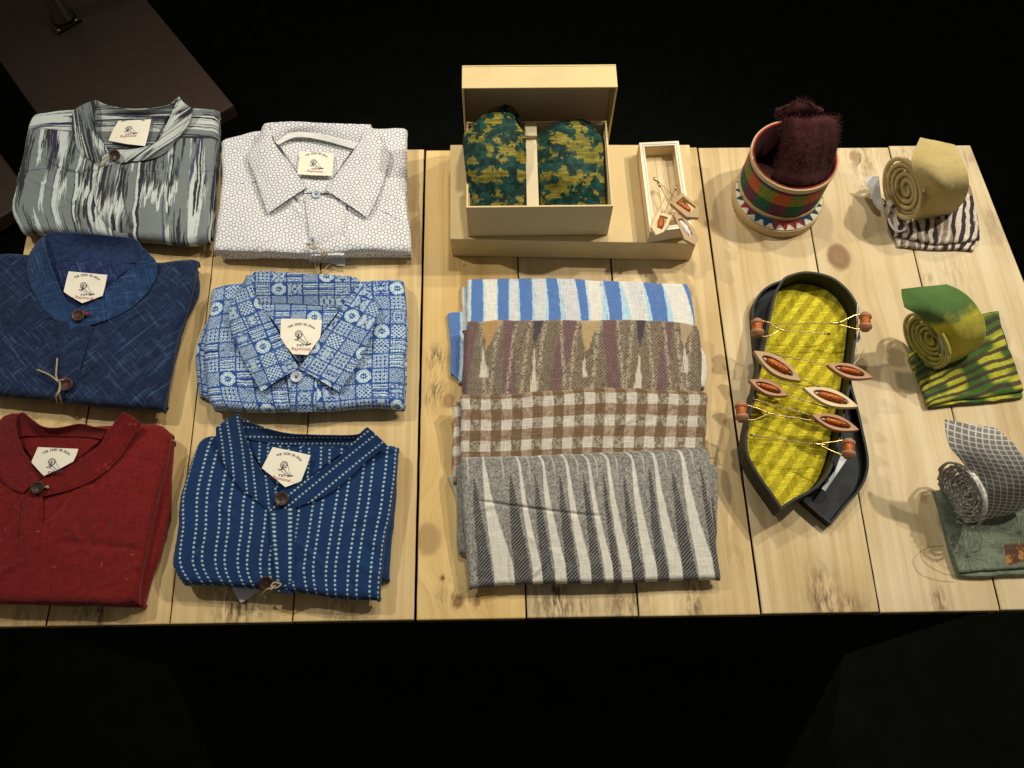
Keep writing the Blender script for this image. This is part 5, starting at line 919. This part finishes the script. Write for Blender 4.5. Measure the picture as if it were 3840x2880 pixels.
patch('front_fold', 'bask', [[(668, 330, 158), (800, 318, 163), (950, 325, 164), (1130, 300, 163), (1300, 322, 157)], [(680, 400, 152), (830, 400, 160), (990, 400, 162), (1150, 400, 160), (1298, 430, 152)], [(665, 620, 130), (800, 640, 140), (960, 640, 142), (1120, 640, 139), (1282, 640, 130)], [(600, 860, 105), (740, 880, 113), (900, 890, 116), (1060, 880, 112), (1215, 860, 104)], [(550, 980, 88), (700, 1040, 92), (850, 1075, 93), (1020, 1060, 90), (1165, 990, 84)], [(560, 1000, 50), (700, 1050, 50), (850, 1075, 50), (1020, 1060, 50), (1150, 990, 50)]], M['woolly'], PF, ft, thick=.006, wr=.003, res=.0012)
patch('back_fold', 'bask', [[(628, 245, 166), (760, 190, 172), (905, 122, 176), (1010, 190, 173), (1110, 268, 166)], [(622, 320, 158), (760, 270, 164), (900, 230, 168), (1010, 260, 165), (1120, 300, 160)], [(690, 370, 145), (780, 370, 147), (900, 370, 148), (1020, 370, 147), (1110, 370, 145)]], M['woolly'], PF, ft, thick=.006, wr=.003, res=.0012)
rnd = random.Random(5); V = []; Fc = []
edge_pts = [(668, 330, 158), (800, 318, 163), (950, 325, 164), (1130, 300, 163), (1300, 322, 157)], [(628, 245, 166), (760, 190, 172), (905, 122, 176), (1010, 190, 173), (1110, 268, 166)], [(668, 330, 158), (680, 400, 152), (665, 620, 130), (600, 860, 105)], [(1300, 322, 157), (1298, 430, 152), (1282, 640, 130)], [(628, 245, 166), (622, 320, 158), (690, 370, 145)]
def fuzz(P3, nrm, L, V, Fc, w=.00022):
    d = np.array(nrm) + np.array([rnd.gauss(0, .7) for _ in range(3)]); d /= np.linalg.norm(d); e = np.cross(d, [rnd.gauss(0, 1) for _ in range(3)]); e /= np.linalg.norm(e) + 1e-9
    o = len(V); P3 = np.array(P3); m = P3 + d * L * .5 + e * L * .15; q = P3 + d * L; s_ = np.cross(d, e) * w; V += [P3 - s_, P3 + s_, m + s_, m - s_, q]; Fc += [(o, o + 1, o + 2, o + 3), (o + 3, o + 2, o + 4)]
for E_ in edge_pts:
    for p in cr(WP('bask', E_), 260): fuzz(p, (0, 0, .4), rnd.uniform(.003, .009), V, Fc)
FG = loft_grid([WP('bask', r_) for r_ in ([(668, 330, 160), (950, 325, 167), (1300, 322, 159)], [(665, 620, 133), (960, 640, 146), (1282, 640, 133)], [(600, 860, 108), (900, 890, 119), (1215, 860, 107)])], 30, 40).reshape(-1, 3)
for p in FG:
    if rnd.random() < .5: fuzz(p - np.array([0, 0, .002]), (rnd.gauss(0, 1), rnd.gauss(0, 1), .4), rnd.uniform(.004, .009), V, Fc)
tag(raw_mesh('felt_fuzz', V, Fc, plain('felt_fibre', (.075, .022, .022), 1), ft, smooth=False), None, None, kind='stuff')
# ================================================================ rolled ties on pocket squares
def rolled_tie(reg, c, R, r0, turns, b1, b2, L, sx, pat, mat, parent, th0, seed=1, stagger=.003, ruffle=0, zoff=0, wob=.0012, thk=.006):
    ax = W(reg, *b2, 0) - W(reg, *b1, 0); ax /= np.linalg.norm(ax); e1 = np.array([-ax[1], ax[0], 0]); e2 = np.array([0, 0, 1.0]); C = W(reg, c[0], c[1], R + zoff)
    n = 620; th = np.linspace(0, turns * 2 * math.pi, n); k = th / th[-1]; r = r0 + (R - r0) * k ** .85 + wob * np.sin(th * 1.7 + seed) * k
    w = np.linspace(0, 1, 70)[:, None]; st = stagger * (vn(th / 2.5, th * 0, seed) - .5) * 2 + .010 * (1 - k)
    A = th + th0; ruf = ruffle * np.sin(th * r / .0042)[None] * np.exp(-w / .10)
    X = st[None] + w * (L * (.85 - .72 * k[None] ** 2) - st[None] * 0); rad = r[None] + ruf
    G = C + ax * X[..., None] + e1 * (rad * np.cos(A)[None] * sx)[..., None] + e2 * (rad * np.sin(A)[None])[..., None]
    S, T = arclen(G); Cc = pat(S, T, k[None] + 0 * w, w + 0 * k[None])
    return sheet('rolled_coil', G, mat, parent, Cc, np.stack([S, T], -1), thk, up=False)
PS = 'folded pocket squares under the rolled ties'; RT = 'rolled ties at the right end of the table'
def ps(label, *a, **k):
    o = thing('pocket_square', label, 'pocket square', group=PS); slab('folded_layer', *a[0], parent=o, **k); slab('folded_layer', *a[1], parent=o, **k); return o
o = thing('pocket_square', 'zebra striped pocket square in purple and cream, under the beige rolled tie', 'pocket square', group=PS)
slab('folded_layer', 'tb', [(380, 950), (900, 900), (1440, 800)], [(1440, 800), (1540, 1200), (1490, 1520)], [(552, 1482), (900, 1503), (1250, 1515), (1490, 1525)], [(380, 950), (450, 1250), (552, 1482)], 0, 6, M['linen'], P_zebra, o, r=.003, seed=3, wr=.001)
slab('folded_layer', 'tb', [(400, 900), (900, 850), (1440, 700)], [(1440, 700), (1510, 950), (1565, 1250), (1578, 1400)], [(500, 1340), (700, 1380), (1000, 1440), (1300, 1425), (1578, 1400)], [(400, 900), (440, 1130), (500, 1340)], 5, 13, M['linen'], lambda s, t, u, v: P_zebra(s + .01, t + .05, u, v), o, r=.004, seed=5, wr=.0012)
o = thing('pocket_square', 'yellow-green pocket square with dark wavy streaks, under the green and yellow tie', 'pocket square', group=PS)
slab('folded_layer', 'tg', [(330, 960), (800, 700), (1345, 480)], [(1345, 480), (1500, 950), (1645, 1420)], [(570, 1578), (900, 1535), (1400, 1490), (1645, 1445)], [(330, 960), (440, 1290), (570, 1578)], 0, 6, M['linen'], P_greenwave, o, r=.003, seed=6, wr=.001)
slab('folded_layer', 'tg', [(330, 960), (800, 650), (1190, 488), (1362, 452)], [(1362, 452), (1440, 800), (1530, 1000), (1662, 1370)], [(560, 1545), (850, 1480), (1250, 1440), (1662, 1370)], [(330, 960), (450, 1250), (510, 1450), (560, 1545)], 5, 12, M['linen'], lambda s, t, u, v: P_greenwave(s, t + .4, u, v), o, r=.004, seed=8, wr=.0016, rot=.12)
o = thing('pocket_square', 'grey-green pocket square printed with old map lines and a ship, under the checked tie', 'pocket square', group=PS)
slab('folded_layer', 'tc', [(232, 712), (700, 650), (1250, 560)], [(1250, 560), (1330, 1000), (1400, 1420)], [(470, 1482), (800, 1478), (1400, 1430)], [(232, 712), (300, 950), (380, 1280), (470, 1482)], 0, 7, M['linen'], P_map, o, r=.003, seed=9, wr=.001)
slab('folded_layer', 'tc', [(242, 720), (700, 650), (1250, 560)], [(1250, 560), (1330, 1000), (1380, 1380)], [(450, 1440), (800, 1420), (1380, 1380)], [(242, 720), (310, 950), (400, 1280), (450, 1440)], 6, 13, M['linen'], lambda s, t, u, v: P_map(s + .075, t - .015, u, v), o, r=.004, seed=10, wr=.0014)
def P_beige(s, t, u, v): return mixc((.42, .32, .11), (.58, .46, .19), fbm(s * 22, t * 22, 4)) * (1 + .08 * (fbm(s * 200, t * 200, 6) - .5))[..., None]
tb = thing('rolled_tie', 'beige felt tie rolled in a loose coil with its end turned up', 'tie', group=RT)
rolled_tie('tb', (600, 780), .0500, .006, 5.2, (700, 1220), (1290, 1040), .020, 1.05, P_beige, M['felt'], tb, 1.0, 1)
patch('outer_end', 'tb', [[(830, 120, 119), (772, 250, 118), (722, 400, 113), (752, 560, 104), (825, 740, 88), (856, 900, 66), (835, 1050, 37.2), (745, 1180, 9.2)], [(1050, 160, 124), (1040, 300, 125), (1030, 480, 122), (1070, 680, 108), (1110, 850, 82), (1090, 1010, 45.6), (1000, 1130, 6.4)], [(1262, 205, 119), (1320, 320, 119), (1412, 520, 112), (1442, 700, 96), (1405, 860, 68), (1310, 1000, 34.4), (1200, 1088, 6.4)]], M['felt'], P_beige, tb, thick=.003, wr=.0012)
poly_plate('price_tag', [W('tb', 150, 605, .030), W('tb', 318, 598, .034), W('tb', 345, 850, .020), W('tb', 358, 1015, .010), W('tb', 322, 1022, .010), W('tb', 255, 940, .014), W('tb', 170, 690, .026)], .0004, M['paper'], tb)
tubes('tag_string', [WP('tb', [(440, 1130, 16), (470, 1210, 16), (540, 1285, 16), (620, 1275, 16), (660, 1240, 18)])], .0016, M['cotton'], tb, 40, 8)
def P_gy(s, t, u, v):
    n = fbm(s * 60, t * 60, 3); k = ss(.26, .44, v + .25 * (n - .5) + .12 * (u - .5)); return mixc(mixc((.06, .13, .018), (.07, .17, .035), n), mixc((.50, .44, .010), (.68, .60, .015), n), k)
def P_gyc(s, t, u, v):
    n = fbm(s * 40, t * 25, 5); return mixc((.34, .30, .02), (.06, .11, .015), ss(.56, .68, n)) * (.85 + .3 * vn(s * 500, t * 500, 2))[..., None]
tg = thing('rolled_tie', 'felt tie shading from green to bright yellow, rolled in a coil', 'tie', group=RT)
rolled_tie('tg', (520, 810), .0425, .005, 6.2, (640, 1135), (1100, 930), .018, 1.1, P_gyc, M['felt'], tg, 1.2, 4, .002, thk=.0045)
def rowswap(f): return lambda s, t, u, v: f(s, t, v, u)
patch('outer_end', 'tg', [[(250, 195, 108), (268, 320, 106), (300, 415, 104), (430, 490, 100), (565, 600, 90), (690, 760, 72), (760, 900, 48.4), (778, 1010, 23.2), (690, 1115, 6.4)], [(500, 166, 113), (545, 280, 114), (640, 390, 112), (760, 500, 106), (870, 640, 92), (930, 790, 70), (945, 920, 37.2), (900, 1030, 6.4)], [(768, 142, 111), (930, 215, 112), (1050, 310, 110), (1150, 440, 102), (1210, 590, 86), (1212, 740, 66), (1150, 860, 37.2), (990, 975, 6.4)]], M['felt'], lambda s, t, u, v: P_gy(s, t, v, u), tg, thick=.003, wr=.0010)
tc = thing('rolled_tie', 'grey and white checked tie rolled in a ruffled coil', 'tie', group=RT)
rolled_tie('tc', (470, 740), .046, .004, 8.5, (600, 1030), (850, 950), .016, .95, P_check, M['fine'], tc, 1.1, 7, .002, .0012, thk=.0025)
def P_ck2(s, t, u, v): a = .5; return P_check(s * math.cos(.15) - t * math.sin(.15), s * math.sin(.15) + t * math.cos(.15), u, v)
patch('outer_end', 'tc', [[(342, 76, 113), (352, 200, 109), (392, 330, 103), (480, 440, 94), (575, 570, 80), (640, 740, 59.6), (664, 900, 28.8), (600, 1030, 5)], [(560, 118, 118), (620, 270, 113), (720, 420, 102), (810, 580, 84), (850, 740, 62), (840, 880, 28.8), (760, 985, 5)], [(792, 152, 116), (930, 270, 113), (1050, 430, 102), (1110, 600, 84), (1120, 740, 62), (1060, 860, 28.8), (900, 940, 5)]], M['fine'], P_ck2, tc, thick=.002, wr=.0006, planar=False, res=.0006)
tag(tubes('loose_hair', [WP('tc', [(330, 1198, 1), (180, 1215, 1), (125, 1280, 1), (190, 1370, 1), (320, 1440, 1), (480, 1475, 2)]), WP('tc', [(125, 1240, 1), (60, 1330, 1), (110, 1440, 1), (250, 1500, 1), (420, 1520, 1)])], .00022, M['steel'], None, 60, 4), 'loose thin wire curled on the planks beside the map-print pocket square', 'wire')
# ================================================================ pointed black trays with yellow woven mat
def outline(segs, z, n=220):
    P = np.array([W(r_, x, y, z)[:2] for r_, pts in segs for x, y in pts]); return cr(P, n)
def inset2(P, d):
    T = np.gradient(P, axis=0); T /= np.linalg.norm(T, axis=1, keepdims=True); N = np.stack([-T[:, 1], T[:, 0]], 1); c = P.mean(0)
    if ((c - P) * N).sum() < 0: N = -N
    Q = P + N * d; Q[0] = Q[-1] = P[0] + (c - P[0]) / np.linalg.norm(c - P[0]) * d * 1.5; return Q
def arch_tray(parent, segs, z0, z1, floor_mat, wall_mat, t=.003):
    P = outline(segs, z1); Q = inset2(P, t)
    ring_solid('tray_wall', [tuple(p) for p in P[:-1]], [tuple(p) for p in Q[:-1]], z0, z1, z0, z1, wall_mat, parent)
    n = len(Q) // 2; 
    L, R_ = Q[:n + 1], Q[::-1][:n + 1]; G = np.stack([cr(L, 90), cr(R_, 90)], 0); w = np.linspace(0, 1, 20)[:, None, None]
    G = G[0] * (1 - w) + G[1] * w; G = np.concatenate([G, np.full(G.shape[:2] + (1,), z0 + .0022)], -1)
    sheet('tray_floor', G, floor_mat, parent, thick=.0015); return P, Q
bt2 = thing('tray_lid', 'pointed black lid lying under the tray with the yellow mat', 'lid')
arch_tray(bt2, [('tl', [(1260, 1558), (1430, 1350), (1580, 1180), (1660, 1020), (1685, 820), (1620, 480), (1560, 220), (1500, 0)]), ('ta', [(1540, 1250), (1480, 900), (1350, 560), (1150, 330), (900, 235), (740, 225), (560, 300), (450, 410), (385, 560), (395, 800), (420, 1080), (460, 1400)]), ('tl', [(330, 130), (450, 500), (640, 850), (850, 1180), (945, 1290), (1100, 1430), (1260, 1558)])], .001, .016, M['slate'], M['blackleather'])
bt = thing('pointed_tray', 'pointed black tray with rounded far end, lined with a yellow woven mat', 'tray')
SEG = [('tl', [(690, 1388), (860, 1280), (1060, 1170), (1210, 1020), (1300, 830), (1360, 600), (1400, 380)]), ('ta', [(1572, 1450), (1605, 1150), (1640, 850), (1658, 600), (1632, 480), (1510, 310), (1320, 175), (1060, 118), (870, 148), (745, 213), (655, 380), (600, 600), (550, 850), (470, 1250)]), ('tl', [(378, 100), (310, 400), (280, 620), (310, 800), (440, 1030), (560, 1200), (690, 1388)])]
PO, PI = arch_tray(bt, SEG, .0168, .050, M['slate'], M['blackleather'], .0032)
n = len(PI) // 2; Lr, Rr = cr(PI[:n + 1] , 560), cr(PI[::-1][:n + 1], 560); w = np.linspace(0.015, .985, 180)[:, None, None]
G = Lr[None] * (1 - w) + Rr[None] * w; G = np.concatenate([G, np.full(G.shape[:2] + (1,), .0205)], -1); G[..., 2] += .0002 * fbm(G[..., 0] * 60, G[..., 1] * 60, 3)
sheet('woven_mat', G[:, 6:], plain('x', (1, 1, 1)) if False else M['linen'], bt, P_weave(G[:, 6:, 0], G[:, 6:, 1], None, None), G[:, 6:, :2], .001)
cd = poly_plate('paper_slip', [W('tl', x, y, .0215) for x, y in ((1395, 700), (1440, 815), (1190, 1180), (1150, 1150), (1300, 950))], .0004, M['paper']); tag(cd, 'narrow white paper slip caught between the two pointed black trays', 'paper')
# ---- pins across the tray
GB = 'pins with small wooden spools laid across the yellow mat'; GS2 = 'pins with boat-shaped wooden shuttles laid across the yellow mat'
def spool_pin(label, reg, A, B, wires, joint, needle, z=62, head=True):
    t_ = thing('spool_pin', label, 'pin', group=GB); A, B = WP(reg, [A, B], z=z); L = np.linalg.norm(B - A); d = (B - A) / L; r = .0083
    lathe('spool', A, d, [(0, 0), (r * .60, 0), (r * .62, L * .10), (r * .95, L * .12), (r, L * .15), (r, L * .27), (r * .62, L * .30), (r * .62, L * .66), (r, L * .69), (r * 1.04, L * .72), (r * 1.04, L * .86), (r * .70, L * .89), (r * .68, L), (0, L)], M['pinred'], t_, 36)
    lathe('winding', A + d * L * .285, d, [(r * .6, 0), (r * .80, .0003), (r * .84, L * .1), (r * .82, L * .2), (r * .84, L * .33), (r * .80, L * .385), (r * .6, L * .39)], M['copper'], t_, 36)
    tubes('wire_fork', [WP(reg, w_, z=z) for w_ in wires], .00085, M['brass'], t_, 24, 8)
    J = WP(reg, joint, z=z - 2); tubes('wire_binding', [J + np.array([0, 0, dz]) for dz in (-.0006, .0006)] + [J + np.array([0, 0.0008, 0])], .0013, M['brass'], t_, 10, 8)
    tubes('needle', [WP(reg, needle)], .00065, M['steel'], t_, 20, 6)
    if head: P = WP(reg, needle)[-2:]; e = (P[1] - P[0]) / np.linalg.norm(P[1] - P[0]); lathe('clutch', P[1] - e * .008, e, [(0, 0), (.0011, 0), (.0013, .001), (.0013, .008), (0, .0082)], M['steel'], t_, 12)
    return t_
spool_pin('spool pin at the far left rim of the pointed tray, its needle pointing right', 'ta', (445, 695), (450, 895), [[(500, 706), (600, 742), (690, 806)], [(500, 892), (545, 900), (640, 868), (700, 824)]], [(700, 815), (775, 830)], [(770, 826, 60), (1000, 842, 56), (1315, 870, 52)])
spool_pin('spool pin at the far right rim of the pointed tray, its needle pointing left', 'ta', (1738, 622), (1738, 825), [[(1680, 636), (1605, 650), (1500, 700), (1420, 735)], [(1690, 802), (1630, 810), (1500, 775), (1415, 758)]], [(1330, 742), (1440, 740)], [(1330, 746, 60), (1000, 745, 57), (610, 756, 54)])
spool_pin('spool pin on the left rim of the pointed tray, below the smaller pale shuttle', 'tl', (233, 178), (252, 392), [[(310, 208), (420, 245), (535, 292)], [(300, 374), (395, 372), (470, 340), (535, 315)]], [(530, 302), (605, 312)], [(600, 318, 60), (850, 350, 57), (1120, 398, 54)])
spool_pin('spool pin at the near right, over the slate lining, nearest the tray point', 'tl', (1455, 596), (1452, 806), [[(1392, 604), (1280, 624), (1150, 640)], [(1396, 776), (1290, 738), (1140, 668)]], [(1065, 648), (1190, 660)], [(1070, 648, 60), (700, 600, 57), (335, 545, 54)])
def shuttle(label, reg, e1, e2, hw, wood, needle, z=60, hook=.1):
    a, b = np.array(e1, float), np.array(e2, float); m = (a + b) / 2; L = np.linalg.norm(b - a) / 2; d = (b - a) / (2 * L); n_ = np.array([-d[1], d[0]])
    t = np.linspace(0, 2 * math.pi, 48, endpoint=False); X = np.cos(t); Y = np.sin(t); wv = np.sign(Y) * (1 - np.abs(X) ** 1.75)
    O = [m + d * L * 1.03 * x + n_ * hw * (y - hook * x) for x, y in zip(X, wv)]
    I = [m + d * L * .66 * x + n_ * hw * .58 * (y - hook * x * .7) for x, y in zip(X, np.sin(t))]
    O3 = WP(reg, O, z=z); I3 = WP(reg, I, z=z)
    t_ = thing('shuttle_pin', label, 'pin', group=GS2)
    ob = ring_solid('shuttle_frame', [tuple(p) for p in O3], [tuple(p) for p in I3], -.0075, 0, -.0065, -.0002, M[wood], t_, smooth=False); add_bevel(ob, .0007, 2)
    poly_plate('shuttle_bed', WP(reg, [m + (np.array(i) - m) * 1.04 for i in I], z=z - 6.2), .0012, M['pinred'], t_)
    A, B = WP(reg, [m - d * L * .48 + n_ * hw * .05, m + d * L * .48 - n_ * hw * .05], z=z - 3.4); w_ = np.linalg.norm(W(reg, *(m + n_ * hw), z * .001) - W(reg, *(m - n_ * hw), z * .001)) / 2
    capsule('winding', A, B, w_ * .36, M['copper'], t_, 20); tubes('spindle', [[A - (B - A) * .12, (A + B) / 2, B + (B - A) * .14]], .0009, M['traywhite'], t_, 6, 8)
    N1 = np.vstack([WP(r_, [p_]) for r_, p_ in needle]); tubes('needle', [N1], .0007, M['steel'], t_, 16, 6)
    e = (N1[-1] - N1[-2]) / np.linalg.norm(N1[-1] - N1[-2]); lathe('clutch', N1[-1] - e * .009, e, [(0, 0), (.0010, 0), (.0012, .001), (.0012, .009), (0, .0092)], M['steel'], t_, 12)
shuttle('largest pale wooden shuttle pin, upper left of the pointed tray, slanting down', 'ta', (410, 1083), (972, 1412), 105, 'pinwood', [('ta', (965, 1405, 56)), ('ta', (1090, 1460, 52)), ('ta', (1215, 1515, 48))], hook=-.12)
shuttle('reddish shuttle pin on the right rim, above the pale shuttle with a white tip', 'ta', (1292, 1238), (1822, 1380), 82, 'pinred', [('ta', (1300, 1245, 56)), ('ta', (1000, 1180, 54)), ('ta', (640, 1108, 52))], hook=-.05)
shuttle('slim reddish-brown shuttle pin on the left rim, under the pale slanting shuttle', 'ta', (353, 1425), (812, 1592), 80, 'pinred', [('tl', (755, 82, 56)), ('tl', (980, 165, 52)), ('tl', (1225, 245, 50))], hook=-.1)
shuttle('pale shuttle pin with a white bobbin tip, over the middle of the right rim', 'tl', (955, 22), (1560, 212), 92, 'traywood', [('tl', (965, 35, 56)), ('ta', (800, 1475, 54)), ('ta', (515, 1408, 52))], hook=-.1)
shuttle('orange-brown shuttle pin on the right rim, directly below the pale shuttle with a white tip', 'tl', (1045, 325), (1568, 478), 82, 'pinred', [('tl', (1055, 332, 56)), ('tl', (720, 235, 54)), ('tl', (378, 143, 52))], hook=-.08)
pt = thing('price_tag', 'tiny white plastic tag on a clear nylon loop beside the pointed tray', 'tag')
poly_plate('tag_card', [W('ta', x, y, .045) for x, y in ((1612, 905), (1645, 905), (1668, 828), (1688, 965), (1640, 968), (1610, 955))], .0006, M['paper'], pt)
tubes('nylon_loop', [WP('ta', [(1645, 510, 52), (1640, 700, 52), (1632, 860, 50), (1628, 1000, 45), (1630, 1080, 40)]), WP('ta', [(1590, 1245, 40), (1650, 1170, 30), (1735, 1045, 10)])], .0005, M['nylon'], pt, 30, 6)
